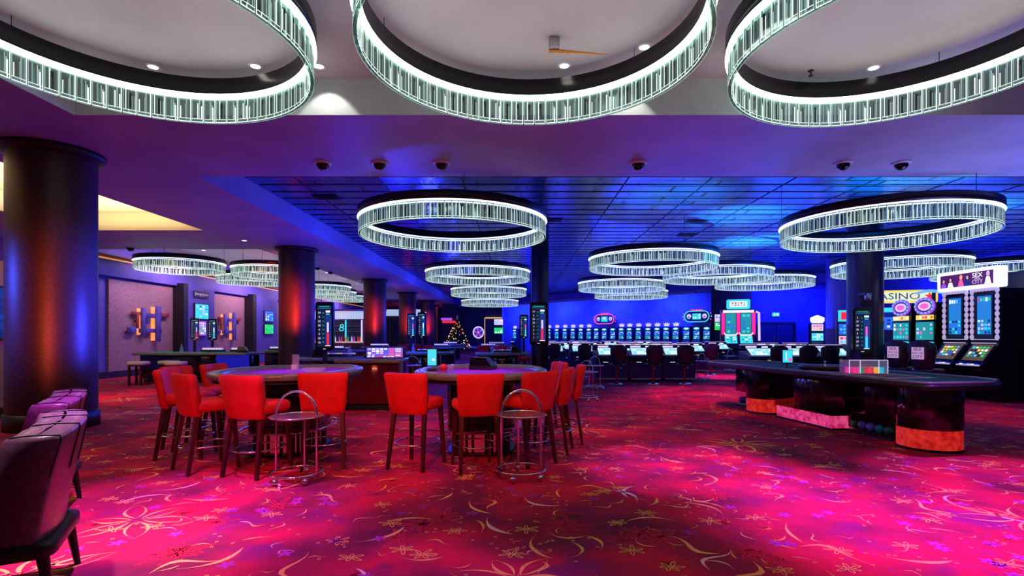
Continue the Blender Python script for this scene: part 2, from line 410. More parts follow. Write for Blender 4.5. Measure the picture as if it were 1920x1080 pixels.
# ------------------------------------------------------------------ ceilings
def slab(name, x0, x1, y0, y1, z0, z1, mt):
    return struct(name, MB().box(((x0+x1)/2, (y0+y1)/2, (z0+z1)/2), (x1-x0, y1-y0, z1-z0), mt))
slab('ceiling_front_recess', -5.85, 26, -6, 7.1, ZC, ZC+.1, plaster)
slab('ceiling_soffit_cross', -5.9, 26, 7.1, 9.8, ZS, ZC+.1, soffit_m)
slab('ceiling_soffit_aisle', -8.7, -5.9, -6, 56, ZS, ZC+.1, soffit_m)
slab('ceiling_soffit_left', -20, -12.1, -6, 14.8, ZS, ZC+.1, soffit_m)
slab('ceiling_soffit_left_middle', -20, -8.7, 14.8, 18, ZS, ZC+.1, soffit_m)
slab('ceiling_soffit_left_far', -20, -8.7, 42, 56, ZS, ZC+.1, soffit_m)
creamp = mat('cream_paint', (.85, .76, .55), .7)
slab('ceiling_cream_recess', -12.1, -8.7, -6, 14.8, ZC, ZC+.1, creamp)
slab('ceiling_left_recess', -20, -8.7, 18, 42, ZC, ZC+.1, plaster)
# far hall: soffit along the slanted back wall
pb = MB().prism([(-5.9, 49), (-1.3, 48.5), (11.6, 34), (14.5, 29), (26, 29), (26, 56), (-5.9, 56)], ZS, ZC+.1, wall_b)
struct('ceiling_soffit_back', pb)
tb = MB().prism([(-5.9, 9.8), (26, 9.8), (26, 29), (14.5, 29), (11.6, 34), (-1.3, 48.5), (-5.9, 49)], ZC, ZC+.1, tiles)
seam = mat('tile_seam', (.004, .004, .012), .7)
def xr(y): return 26 if y < 29 else (14.5-(y-29)*.58 if y < 34 else 11.6-(y-34)*.89)
for k in range(56):
    y = 10.2+.6*k; x1 = xr(y)
    if y < 48: tb.box(((x1-5.8)/2, y, ZC-.006), (x1+5.8, .035, .014), seam)
for k in range(16):
    x = -4.8+1.8*k; y1 = 29 if x > 14.5 else (34 if x > 11.6 else 48.4-(x+1.3)*1.12 if x > -1.3 else 48.4); tb.box((x, (9.8+y1)/2, ZC-.006), (.02, y1-9.8, .012), seam)
struct('ceiling_blue_tiles', tb)
# thin fascia skins on the recess sides
slab('trim_1', -5.9, 26, 7.07, 7.1, ZS, ZC, fascia_m)
slab('trim_2', -5.9, -5.87, -6, 7.07, ZS, ZC, fascia_m)
fas_b = noise_col(mat('pale_fascia', (.4, .4, .6), .5), (.36, .36, .55), (.45, .45, .62), 1)
slab('trim_3', -5.9, -5.87, 9.8, 49, ZS, ZC, fas_b)
slab('trim_4', -12.1, -8.7, 14.77, 14.8, ZS, ZC, creamp)
slab('trim_5', -12.1, -12.07, -6, 14.77, ZS, ZC, creamp)

# ------------------------------------------------------------------ walls
slab('wall_left', -14.4, -14.1, 16.2, 56, 0, ZC, wall_b)
slab('wall_left_near', -15.8, -15.5, -6, 16.2, 0, ZC, mat('pale_lilac_paint', (.6, .55, .7), .7))
slab('wall_left_return', -15.5, -14.1, 16.1, 16.3, 0, ZC, mat('pale_lilac_paint'))
part_m = noise_col(mat('purple_partition', (.25, .2, .42), .6), (.22, .18, .4), (.3, .24, .46), 2)
slab('wall_partition', -11.5, -8.6, 9.35, 9.6, .2, 2.77, part_m)
slab('baseboard_partition', -11.5, -8.6, 9.3, 9.62, 0, .2, blackm)
slab('wall_back_left', -14.4, -1.3, 56, 56.3, 0, ZC, wall_d)
dx, dy = 14.4, -16.0; LEN_ = math.hypot(dx, dy); nx_, ny_ = -dy/LEN_, dx/LEN_   # normal away from the hall
struct('wall_back', MB().prism([(-1.3, 52), (13.1, 36), (13.1+nx_*.3, 36+ny_*.3), (-1.3+nx_*.3, 52+ny_*.3)], 0, ZC, wall_b))
slab('wall_back_return', -1.5, -1.3, 52, 56, 0, ZC, wall_b)
slab('wall_back_right', 14.5, 20, 33, 33.3, 0, ZC, wall_b)
slab('wall_right', 20, 20.3, -6, 33.3, 0, ZC, wall_b)
brownw = noise_col(mat('brown_pier', (.05, .025, .03), .5), (.03, .015, .02), (.08, .035, .03), 30)
struct('wall_pier', MB().prism([(12.05, 33), (14.5, 33), (14.5, 36.3), (13.3, 36.3)], 0, ZC, brownw))
slab('baseboard_left', -14.1, -14.0, 16.3, 56, 0, .22, blackm)
# wall panels on the left: papered fields between dark strips, bulkhead and lit cove above
for i, (y0, y1) in enumerate([(18.3, 21.7), (23.95, 27.4), (30.25, 36)]):
    slab('trim_%d' % (10+i), -14.1, -14.02, y0, y1, .22, 3.43, paper)
for i, (y0, y1) in enumerate([(21.7, 22.0), (27.4, 27.75)]):
    slab('trim_%d' % (20+i), -14.1, -13.57, y0, y1, 0, 3.6, blackm)
slab('trim_30', -14.1, -13.85, 16.3, 56, 3.5, 4.05, wall_b)
slab('trim_31', -14.1, -13.7, 16.3, 56, 4.12, 4.2, mat('cove_brown', (.25, .1, .05), .6))
slab('trim_32', -13.98, -13.88, 16.3, 56, 4.06, 4.11, E('amber', (.9, .35, .05), .7))
slab('trim_33', -14.1, -13.6, 22.0, 23.95, 0, 3.5, wall_b)
slab('trim_34', -14.1, -13.6, 27.75, 30.25, 0, 3.5, wall_b)

# ------------------------------------------------------------------ columns
def column(x, y, r, label, flange=True, top=ZS, m_=bronze, square=False, group='round columns of the left aisle'):
    t = thing('column', label, 'column', (x, y, 0), 0, group)
    b = MB().lathe([(r, .25), (r, top-.02)], m_, 48) if not square else MB().box((0, 0, top/2+.1), (2*r, 2*r, top-.24), m_, .02)
    b.build('shaft', t)
    b = MB().lathe([(0, .0), (r+.03, .0), (r+.03, .25), (r, .26)], blackm, 48); b.build('plinth', t)
    if flange:
        b = MB().lathe([(r, top-.12), (r*1.2, top-.08), (r*1.2, top-.001), (0, top-.001)], blackm, 48); b.build('collar', t)
    return t
column(-7.4, 8.5, .57, 'huge round bronze column at left, nearest the viewer')
column(-7.4, 17.9, .57, 'round bronze column glowing red and blue, second from the front in the left aisle')
column(-7.4, 27.7, .57, 'third round column of the left aisle, pink and blue glow, left of the dark curtain')
column(-7.4, 35.9, .57, 'fourth round column of the left aisle, dark with blue right edge')
column(-7.4, 44, .57, 'farthest round column of the left aisle beside the tree corner')
column(.76, 18, .28, 'slim black square column behind the central number display', False, ZC-.01, blackm, True, 'columns of the blue hall')
darkcol = noise_col(mat('dark_column', (.03, .02, .05), .3, .3), (.025, .02, .045), (.04, .025, .06), 30)
column(9.45, 14.5, .43, 'thick black column standing behind the long roulette table', False, ZC-.01, darkcol, False, 'columns of the blue hall')
column(13.9, 23.2, .42, 'blue lit column behind the thick black column', False, ZC-.01, mat('column_painted_blue_light', (.12, .08, .35), .35, .4), False, 'columns of the blue hall')  # the blue light on this column is put into its base colour

# ------------------------------------------------------------------ chandeliers
cg = bpy.data.materials.new('crystal_glass'); cg.use_nodes = True; n_ = cg.node_tree.nodes; l_ = cg.node_tree.links; n_.clear()
out = n_.new('ShaderNodeOutputMaterial'); tr = n_.new('ShaderNodeBsdfTransparent'); gl = n_.new('ShaderNodeBsdfGlossy'); em = n_.new('ShaderNodeEmission')
tr.inputs[0].default_value = (.45, .55, .54, 1); gl.inputs['Roughness'].default_value = .08; gl.inputs[0].default_value = (.8, .95, .9, 1)
em.inputs[0].default_value = (.55, .85, .75, 1); em.inputs[1].default_value = .02  # faint glow put into the glass itself
m1 = n_.new('ShaderNodeMixShader'); m1.inputs[0].default_value = .16; ad = n_.new('ShaderNodeAddShader')
l_.new(tr.outputs[0], m1.inputs[1]); l_.new(gl.outputs[0], m1.inputs[2]); l_.new(m1.outputs[0], ad.inputs[0]); l_.new(em.outputs[0], ad.inputs[1]); l_.new(ad.outputs[0], out.inputs[0])
cg.cycles.emission_sampling = 'NONE'
edge_w = mat('crystal_painted_glint', (.5, .6, .55), .2, em=(.80, 1, .88), es=1.25, sample=False)  # crystal glints put in as glowing strips
edge_d = mat('crystal_painted_dim_glint', (.4, .5, .5), .2, em=(.5, .75, .68), es=.55, sample=False)  # weaker glint, also a glowing strip
edge_k = mat('crystal_painted_dark', (.02, .04, .04), .1)  # dark strip painted on the face to set off the glints
strip_m = mat('led_strip', (1, 1, 1), .5, em=(.86, 1, .88), es=4.5)
strip_far = mat('led_strip_far', (1, 1, 1), .5, em=(.86, 1, .96), es=1.6)
band_m = mat('black_drum', (.008, .008, .012), .3, .2)

def crystal_mb(w_, h_, t_, var):
    R = random.Random(var*17+3); b = MB(); hw = w_/2; n_e = w_*.05
    b.box((0, 0, h_/2), (w_, t_, h_), cg)
    for s_ in (-1, 1):
        yf = s_*(t_/2+.0012)
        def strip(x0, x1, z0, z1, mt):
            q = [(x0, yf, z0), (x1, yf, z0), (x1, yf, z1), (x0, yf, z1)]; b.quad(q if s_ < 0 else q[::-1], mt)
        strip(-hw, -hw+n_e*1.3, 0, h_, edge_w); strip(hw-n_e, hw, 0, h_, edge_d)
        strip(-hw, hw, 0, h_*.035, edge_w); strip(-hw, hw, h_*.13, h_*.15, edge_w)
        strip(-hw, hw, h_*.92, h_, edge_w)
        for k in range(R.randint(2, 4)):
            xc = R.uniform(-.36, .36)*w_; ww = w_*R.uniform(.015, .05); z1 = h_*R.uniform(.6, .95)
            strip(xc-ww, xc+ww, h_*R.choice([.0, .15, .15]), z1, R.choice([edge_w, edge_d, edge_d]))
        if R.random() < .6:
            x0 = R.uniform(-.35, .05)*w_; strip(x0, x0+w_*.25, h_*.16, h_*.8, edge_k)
    return b
CR = {}
def chandelier(label, x, y, h, r, ch, bh, n, group, full=True, big=False, cables=3, zc=ZC, name='ring_chandelier'):
    t = thing(name, label, 'chandelier', (x, y, HC+h), 0, group)
    th = .045
    b = MB().lathe([(r-th, ch+.03), (r-th, ch+.03+bh), (r+th, ch+.03+bh), (r+th, ch+.03), (r-th, ch+.03)], band_m, 72); b.build('drum_band', t)
    b = MB().lathe([(r-th, ch+.029), (r-th-.004, ch-.012 if big else ch+.017), (r+th+.004, ch-.012 if big else ch+.017), (r+th, ch+.029)], strip_m if big else strip_far, 72); b.build('light_strip', t)
    b = MB()
    for k in range(cables):
        a = 2*PI*(k+.35)/cables; b = MB().tube([(r*math.cos(a), r*math.sin(a), ch+bh), (r*math.cos(a), r*math.sin(a), zc-HC-h)], .004 if big else .006, blackm, 5); b.build('cable', t)
    wd = 2*PI*r/n*.93
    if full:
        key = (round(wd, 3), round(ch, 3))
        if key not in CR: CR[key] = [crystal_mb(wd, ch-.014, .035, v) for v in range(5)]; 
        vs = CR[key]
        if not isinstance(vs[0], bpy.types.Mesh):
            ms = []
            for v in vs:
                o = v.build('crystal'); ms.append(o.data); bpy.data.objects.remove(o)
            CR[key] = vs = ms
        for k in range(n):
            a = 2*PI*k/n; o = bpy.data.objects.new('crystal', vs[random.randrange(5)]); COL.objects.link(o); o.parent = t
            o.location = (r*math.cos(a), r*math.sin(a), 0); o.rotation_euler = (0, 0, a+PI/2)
    else:
        b = MB()
        for k in range(n):
            a = 2*PI*k/n; b.M = T(r*math.cos(a), r*math.sin(a)) @ RZ(a+PI/2)
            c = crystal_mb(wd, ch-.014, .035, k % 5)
            kk = len(b.v); b.v += [tuple(b.M @ Vector(p)) for p in c.v]; b.f += [tuple(kk+q for q in f) for f in c.f]
            for mt in c.mats: b.m(mt)
            b.mi += [b.mats.index(c.mats[i]) for i in c.mi]; b.sm += c.sm
        b.M = Matrix.Identity(4); b.build('crystal_fringe', t)
    return t
GF = 'large ring chandeliers in the front recess'; GB = 'ring chandeliers in the blue hall'; GLF = 'ring chandeliers over the left aisle'
H1 = 2.72
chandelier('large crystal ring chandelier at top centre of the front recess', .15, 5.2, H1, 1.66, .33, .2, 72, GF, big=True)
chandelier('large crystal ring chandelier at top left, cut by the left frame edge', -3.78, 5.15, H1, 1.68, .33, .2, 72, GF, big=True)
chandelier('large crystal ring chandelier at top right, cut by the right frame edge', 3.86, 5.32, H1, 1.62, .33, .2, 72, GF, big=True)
H2 = 2.1
for (x, y, full, lab) in [(-1.36, 11.45, 1, 'nearest crystal ring chandelier in the blue hall, centre left'),
                     (7.85, 11.5, 1, 'nearest crystal ring chandelier on the right, in front of the thick black column top'),
                     (4.25, 16.8, 1, 'crystal ring chandelier over the middle of the blue hall, largest of its cluster'),
                     (7.55, 20.2, 1, 'crystal ring chandelier touching the right edge of the middle cluster leader'),
                     (10.6, 23.0, 1, 'crystal ring chandelier at the right end of the middle cluster, above the brown pier'),
                     (4.8, 24.6, 0, 'crystal ring chandelier low in the middle, above a slightly farther one'),
                     (6.25, 29.4, 0, 'lowest, farthest crystal ring chandelier of the middle cluster'),
                     (-1.5, 20.3, 1, 'second crystal ring chandelier of the centre left row'),
                     (-1.5, 28.0, 0, 'third crystal ring chandelier of the centre left row'),
                     (-1.9, 37.0, 0, 'farthest crystal ring chandelier of the centre left row'),
                     (12.85, 18.0, 1, 'crystal ring chandelier half hidden behind the thick black column'),
                     (17.15, 19.0, 0, 'crystal ring chandelier at the far right behind the lit slot machine sign')]:
    chandelier(lab, x, y, H2, 1.95, .32, .16, 96, GB, bool(full), zc=ZC)
for (x, y, lab) in [(-11.95, 18.95, 'nearest crystal ring chandelier over the left aisle, right of the huge column'),
                    (-9.5, 20.6, 'left aisle ring chandelier partly behind the second column, upper one'),
                    (-11.7, 23.5, 'left aisle ring chandelier low beside the second column, left of the upper one'),
                    (-10.2, 28.0, 'left aisle ring chandelier just right of the second column'),
                    (-11.0, 31.6, 'left aisle ring chandelier between second and third columns, middle one'),
                    (-11.1, 35.2, 'farthest left aisle ring chandelier, partly behind the third column')]:
    chandelier(lab, x, y, 2.3, 1.375, .27, .15, 72, GLF, False, zc=ZC)

# ------------------------------------------------------------------ ceiling fittings
def dome_cam(x, y, z, label, group='dome cameras under the soffit', s_=1):
    t = thing('dome_camera', label, 'security camera', (x, y, z), 0, group)
    MB().lathe([(0, 0), (.15*s_, 0), (.155*s_, -.012), (.12*s_, -.03), (.10*s_, -.03)], whitep, 28).build('mount_ring', t)
    MB().lathe([(.105*s_, -.03)]+[(.105*s_*math.cos(a), -.03-.10*s_*math.sin(a)) for a in [PI/2*k/7 for k in range(1, 8)]], black, 24).build('dome', t)
places = ['leftmost of the front row', 'second from left of the front row', 'third from left, above the nearest blue hall ring', 'fourth, right of centre', 'fifth, second from the right', 'rightmost of the front row']
for pxx, lab in zip([605, 712, 828, 1197, 1581, 1690], places):
    Y = 1000*2.93/(630-305); dome_cam((pxx-970)/1000*Y, Y, ZS, 'black dome camera in white ring, '+lab)
for pxx, pyy, lab in [(257, 466, 'left of the nearest left aisle ring'), (600, 502, 'just right of the second column'), (624, 510, 'further right of the second column')]:
    Y = 2930/(630-pyy); dome_cam((pxx-970)/1000*Y, Y-.3, ZS, 'small black dome camera on the aisle soffit, '+lab, s_=1.1)
dl_m = mat('lamp_glow', (1, 1, 1), .5, em=(1, .96, .85), es=5)
def downlight(x, y, z, label, r=.085, beam=None):
    t = thing('downlight', label, 'downlight', (x, y, z), 0, 'recessed ceiling spotlights')
    MB().lathe([(r*.66, -.002), (r*.95, -.014), (r, -.004), (r, 0), (0, 0)], whitep, 24).build('trim_ring', t)
    MB().lathe([(0, -.006), (r*.64, -.006)], dl_m, 20).build('lamp_lens', t)
for pxx, pyy, lab in [(287, 125, 'inside the top left ring, left one'), (479, 124, 'inside the top left ring, right one'), (598, 124, 'just right of the top left ring'),
                      (1058, 123, 'inside the top centre ring'), (1208, 88, 'near the right rim of the top centre ring'), (1638, 127, 'inside the top right ring, left one'), (1755, 125, 'inside the top right ring, right one')]:
    Y = 1000*(ZC-HC)/(630-pyy); downlight((pxx-970)/1000*Y, Y, ZC, 'round recessed ceiling spotlight '+lab, .09)
for (x, y) in [(-2.5, 6.72), (1.42, 6.72)]:
    light('SPOT', 'scallop_beam', (x, y, ZC-.03), (1, .93, .8), 26, (x, 7.15, ZC-.9), .03, cone=80, blend=.3)
for pxx, pyy, z, lab in [(210, 383, ZC, 'inside the cream recess'), (458, 451, ZS, 'on the aisle soffit above the overlapping left rings'), (382, 469, ZC, 'above the nearest left aisle ring'), (612, 511, ZS, 'beside the small cameras right of the second column')]:
    Y = 1000*(z-HC)/(630-pyy); downlight((pxx-970)/1000*Y, Y, z, 'small recessed ceiling spotlight '+lab, .1)
# sprinkler heads, vents, bracket with copper arm
t = thing('sprinkler_head', 'small dark sprinkler head inside the top right ring', 'sprinkler', (3.77, 6.85, ZC))
MB().lathe([(0, 0), (.035, 0), (.035, -.01), (.01, -.015), (.01, -.06), (.03, -.065), (.03, -.07), (0, -.07)], blackm, 12).build('body', t)
t = thing('ceiling_bracket', 'grey ceiling bracket holding a copper rod inside the top centre ring', 'bracket', (.42, 6.1, ZC))
MB().box((0, 0, -.07), (.12, .1, .14), steel, .02).build('mount', t)
MB().tube([(-.06, 0, -.15), (.1, 0, -.155), (.62, 0, -.19)], [.022, .02, .004], mat('copper', (.75, .3, .08), .25, 1), 10).build('copper_rod', t)
for pxx, pyy, lab in [(1305, 414, 'right of the middle cluster'), (1288, 440, 'beside a brighter patch of tiles'), (612, 369, 'at the dark left end of the tiled ceiling'), (1035, 412, 'right of the nearest centre left ring')]:
    Y = 3410/(630-pyy); b = MB().box((0, 0, -.012), (.6, .4, .024), blackm)
    for k in range(6): b.box((0, -.15+.06*k, -.03), (.54, .02, .012), blackm)
    tag(b.build('air_vent', loc=((pxx-970)/1000*Y, Y, ZC)), 'black rectangular ceiling vent, '+lab, 'air vent', 'air vents in the blue tiles')

# ------------------------------------------------------------------ bar stools
def make_stool(label, loc, rz):
    t = thing('bar_stool', label, 'bar stool', loc, rz, 'red velvet bar stools around the poker tables')
    MB().rprism(rrect(.47, .46, .09, 5, 0, .02), .64, .765, velvet, .045, dome=.012).build('seat', t)
    b = MB(); n = 12; inn = []; 
    for lev, (z, w_, yb) in enumerate([(.60, .215, -.20), (.64, .225, -.215), (.8, .24, -.235), (.95, .252, -.262), (1.02, .258, -.278), (1.05, .25, -.285)]):
        th_ = .035 if lev in (0, 5) else .05
        row = []
        for k in range(n+1):
            u = -1+2*k/n; row.append((u*w_, yb+.05*u*u-th_, z))
        for k in range(n+1):
            u = 1-2*k/n; row.append((u*w_*.93, yb+.05*u*u+th_*.7, z))
        inn.append(row)
    m = 2*(n+1); vs = [p for r_ in inn for p in r_]
    b.add(vs, [(k*m+i, k*m+(i+1) % m, (k+1)*m+(i+1) % m, (k+1)*m+i) for k in range(5) for i in range(m)], velvet, True)
    b.add(inn[0], [tuple(range(m-1, -1, -1))], velvet); b.add(inn[-1], [tuple(range(m))], velvet)
    bo = b.build('backrest', t)
    b = MB().tube([(x, y-.05, z) for x, y, z in [(-.245, -.215, .97), (-.12, -.25, 1.0), (0, -.265, 1.005), (.12, -.25, 1.0), (.245, -.215, .97)]], .006, velvet, 6).build('seam_piping', bo)
    for sx in (-1, 1):
        for (y0, y1) in ((.19, .235), (-.17, -.27)):
            b = MB(); a, c = .022, .016
            x0, x1 = sx*.185, sx*.215
            vs = [(x0+i*a, y0+j*a, .66) for i, j in ((-1, -1), (1, -1), (1, 1), (-1, 1))]+[(x1+i*c, y1+j*c, 0) for i, j in ((-1, -1), (1, -1), (1, 1), (-1, 1))]
            b.add(vs, [(0, 1, 2, 3), (7, 6, 5, 4), (1, 0, 4, 5), (2, 1, 5, 6), (3, 2, 6, 7), (0, 3, 7, 4)], wood).build('leg', t)
    pts = [(.235*math.cos(a)*(1 if math.sin(a) < .2 else 1), .0+.28*math.sin(a), .27) for a in [2*PI*k/28 for k in range(28)]]
    MB().tube(pts, .009, chrome, 6, closed=True).build('foot_ring', t)
    MB().tube([(-.2, .21, .36), (.2, .21, .36)], .008, chrome, 6).build('footrest_bar', t)
    return t
def face(dx, dy): return math.atan2(-dx, dy)      # rotation so that local +Y points to (dx, dy)
st = [(-3.98, 6.45, (1, .15), 'red velvet bar stool at the far left of the left poker table, turned sideways'),
      (-3.40, 5.85, (.62, .78), 'red velvet bar stool second from left, angled towards the left poker table'),
      (-2.74, 5.66, (.3, 1), 'red velvet bar stool at the front centre of the left poker table'),
      (-2.17, 6.0, (-.3, 1), 'red velvet bar stool right of the chrome side table at the left poker table'),
      (-4.25, 7.0, (1, -.1), 'red velvet bar stool mostly hidden behind the two leftmost stools'),
      (-4.1, 7.6, (1, -.1), 'red velvet bar stool on the far left side of the left poker table'),
      (-1.12, 5.98, (.35, 1), 'red velvet bar stool standing alone left of the right poker table'),
      (-.46, 5.85, (-.3, 1), 'red velvet bar stool at the front of the right poker table'),
      (.10, 6.15, (-.65, .75), 'red velvet bar stool behind the right chrome side table'),
      (.40, 6.75, (-1, .25), 'red velvet bar stool side on at the right end of the right poker table'),
      (.62, 7.35, (-1, .1), 'red velvet bar stool rightmost behind the side on one'),
      (.42, 8.1, (-1, -.3), 'red velvet bar stool on the far right side of the right poker table')]
s0 = make_stool(st[0][3], (st[0][0], st[0][1], 0), face(*st[0][2]))
for x, y, d, lab in st[1:]: dup(s0, (x, y, 0), face(*d), lab)

# ------------------------------------------------------------------ chrome side tables
def make_side(label, loc):
    t = thing('side_table', label, 'side table', loc, 0, 'round chrome drinks tables with arched handles')
    MB().lathe([(0, .632), (.25, .632), (.262, .64), (.262, .65), (.25, .645), (0, .642)], steel, 36).build('tray_top', t)
    MB().tube([(.262*math.cos(a), .262*math.sin(a), .646) for a in [2*PI*k/36 for k in range(36)]], .008, chrome, 6, closed=True).build('tray_rim', t)
    MB().tube([(-.205, 0, .62)]+[(.205*-math.cos(a), 0, .66+.235*math.sin(a)) for a in [PI*k/16 for k in range(17)]]+[(.205, 0, .62)], .011, chrome, 8).build('handle', t)
    for k in range(3):
        a = [PI, 0, PI/2][k]; MB().tube([(.205*math.cos(a), .205*math.sin(a), .63), (.205*math.cos(a), .205*math.sin(a), .085)], .011, chrome, 8).build('leg', t)
    MB().tube([(.25*math.cos(a), .25*math.sin(a), .085) for a in [2*PI*k/40 for k in range(40)]], .012, chrome, 8, closed=True).build('base_ring', t)
    for k in range(3):
        a = [-PI/2-.5, -PI/2+.7, PI/2][k]; c = MB().sphere((.25*math.cos(a), .25*math.sin(a), .035), .033, chrome, 10, 6)
        c.tube([(.25*math.cos(a), .25*math.sin(a), .06), (.25*math.cos(a), .25*math.sin(a), .085)], .008, chrome, 5).build('castor', t)
    return t
sd = make_side('round chrome side table with arched handle in front of the left poker table', (-2.22, 5.36, 0))
dup(sd, (.04, 5.48, 0), .15, 'round chrome side table with arched handle in front of the right poker table')
for x, y, lab in [(1.55, 12.0, 'small round chrome side table just right of the right poker stools'), (2.1, 14.5, 'small round chrome side table behind the one right of the stools'), (5.95, 17.2, 'small round chrome side table right of the three black terminal chairs'), (8.55, 21.4, 'small round chrome side table in front of the red lit slot machines')]:
    dup(sd, (x, y, 0), .6, lab)

# ------------------------------------------------------------------ poker tables
glow_base = mat('pink_glow_base', (.3, .02, .1), .5, em=(1, .03, .08), es=.25)
def poker(label, loc, rz=0):
    t = thing('poker_table', label, 'poker table', loc, rz, 'purple topped poker tables')
    a, b_, p = .83, 1.10, 2.3; zt = 1.03; N = 64
    prof = [(1.0, -.075), (1.015, -.045), (1.01, -.015), (.975, .0), (.92, .0), (.88, -.015), (.865, -.045), (.865, -.07)]
    vs = []
    base = sell(1, 1, p, N)
    for s_, dz in prof: vs += [(x*(a-(1-s_)*1.0), y*(b_-(1-s_)*1.0), zt+dz) for x, y in base]
    m = len(prof)
    MB().add(vs, [(k*N+i, k*N+(i+1) % N, (k+1)*N+(i+1) % N, (k+1)*N+i) for k in range(m-1) for i in range(N)], rail_m, True).build('padded_rail', t)
    MB().prism(sell(a-.13, b_-.13, p, N), zt-.09, zt-.04, felt_p).build('felt', t)
    MB().prism(sell(a-.04, b_-.04, p, N), zt-.12, zt-.075, blackm).build('underframe', t)
    MB().rprism(sell(.43, .52, 3.2, 40), .27, zt-.14, lacquer, .02).build('pedestal', t)
    MB().prism(sell(.30, .43, 3.2, 40), .03, .27, glow_base).build('lit_plinth', t)
    b = MB(); pts = sell(.35, .48, 3.2, 34)
    for k, (x, y) in enumerate(pts):
        b.box((x, y, .15), (.03, .03, .25), blackm)
    b.prism(sell(.42, .56, 3.2, 40), 0, .03, blackm)
    b.build('slatted_base', t)
    MB().tube([(x, y, .30) for x, y in sell(.50, .68, 3, 48)], .013, chrome, 8, closed=True).build('foot_rail', t)
    b = MB()
    for k in range(6):
        an = 2*PI*(k+.5)/6; x, y = .45*math.cos(an), .60*math.sin(an); MB().tube([(x*.8, y*.8, .34), (x*1.02, y*1.02, .31)], .008, chrome, 5).build('rail_bracket', t)
    return t
poker('purple topped poker table on the left, ringed by red stools', (-2.92, 6.9, 0))
poker('purple topped poker table in the centre, with a small screen on its far edge', (-.46, 6.95, 0))
# items on the poker tables
Z1 = .99
t = thing('glass_dish', 'shallow clear glass dish on the right side of the left poker table', 'dish', (-2.52, 6.6, Z1))
MB().lathe([(0, 0), (.09, 0), (.16, .06), (.155, .062), (.085, .008), (0, .008)], glass, 20).build('bowl', t)
t = thing('card_holder', 'clear acrylic card holder standing on the left poker table', 'card holder', (-2.88, 6.9, Z1))
MB().box((0, 0, .015), (.16, .14, .03), glass).build('base', t)
MB().box((0, .03, .12), (.08, .03, .2), glass).build('card_slot', t)
MB().box((0, .0, .06), (.07, .05, .06), whitep).build('card_deck', t)
t = thing('table_monitor', 'small cyan lit table monitor at the left end of the centre poker table', 'monitor', (-1.12, 7.0, Z1), .12)
MB().box((0, .02, .0+.02), (.12, .1, .03), blackm).build('stand', t)
MB().box((0, .02, .18), (.135, .03, .24), blackm, .005).build('housing', t)
b = MB(); panel(b, (0, .0035, .18), .115, .21, cyan_g); panel(b, (.02, .002, .15), .03, .03, white_g); b.build('screen', t)
t = thing('chip_bowl', 'round red card shoe ball beside the small cyan monitor', 'card shoe ball', (-.95, 6.85, Z1))
MB().sphere((0, 0, .055), .05, mat('red_glass', (.8, .02, .04), .2), 14, 8).build('ball', t)  # plain red ball of the card shoe, gives no light
MB().lathe([(0, 0), (.035, 0), (.03, .012), (0, .012)], gold, 14).build('foot', t)
t = thing('card_shoe', 'black card shoe on the far edge of the centre poker table', 'card shoe', (-.47, 7.3, Z1), -.3)
MB().prism([(-.16, -.12), (.16, -.12), (.16, .12), (-.16, .12)], 0, .06, blackm).build('base', t)
b = MB(); b.add([(-.16, -.11, .06), (.16, -.11, .06), (.16, .11, .06), (-.16, .11, .06), (-.14, -.09, .17), (.06, -.09, .17), (.06, .09, .17), (-.14, .09, .17)], [(0, 1, 5, 4), (1, 2, 6, 5), (2, 3, 7, 6), (3, 0, 4, 7), (4, 5, 6, 7)], black).build('hood', t)
t = thing('acrylic_rack', 'small clear acrylic rack right of the red card shoe ball', 'rack', (-.84, 6.75, Z1))
MB().box((0, 0, .05), (.07, .06, .1), glass).build('case', t)
MB().box((0, 0, .03), (.05, .04, .05), mat('blue_cards', (.1, .15, .8), .4)).build('cards', t)

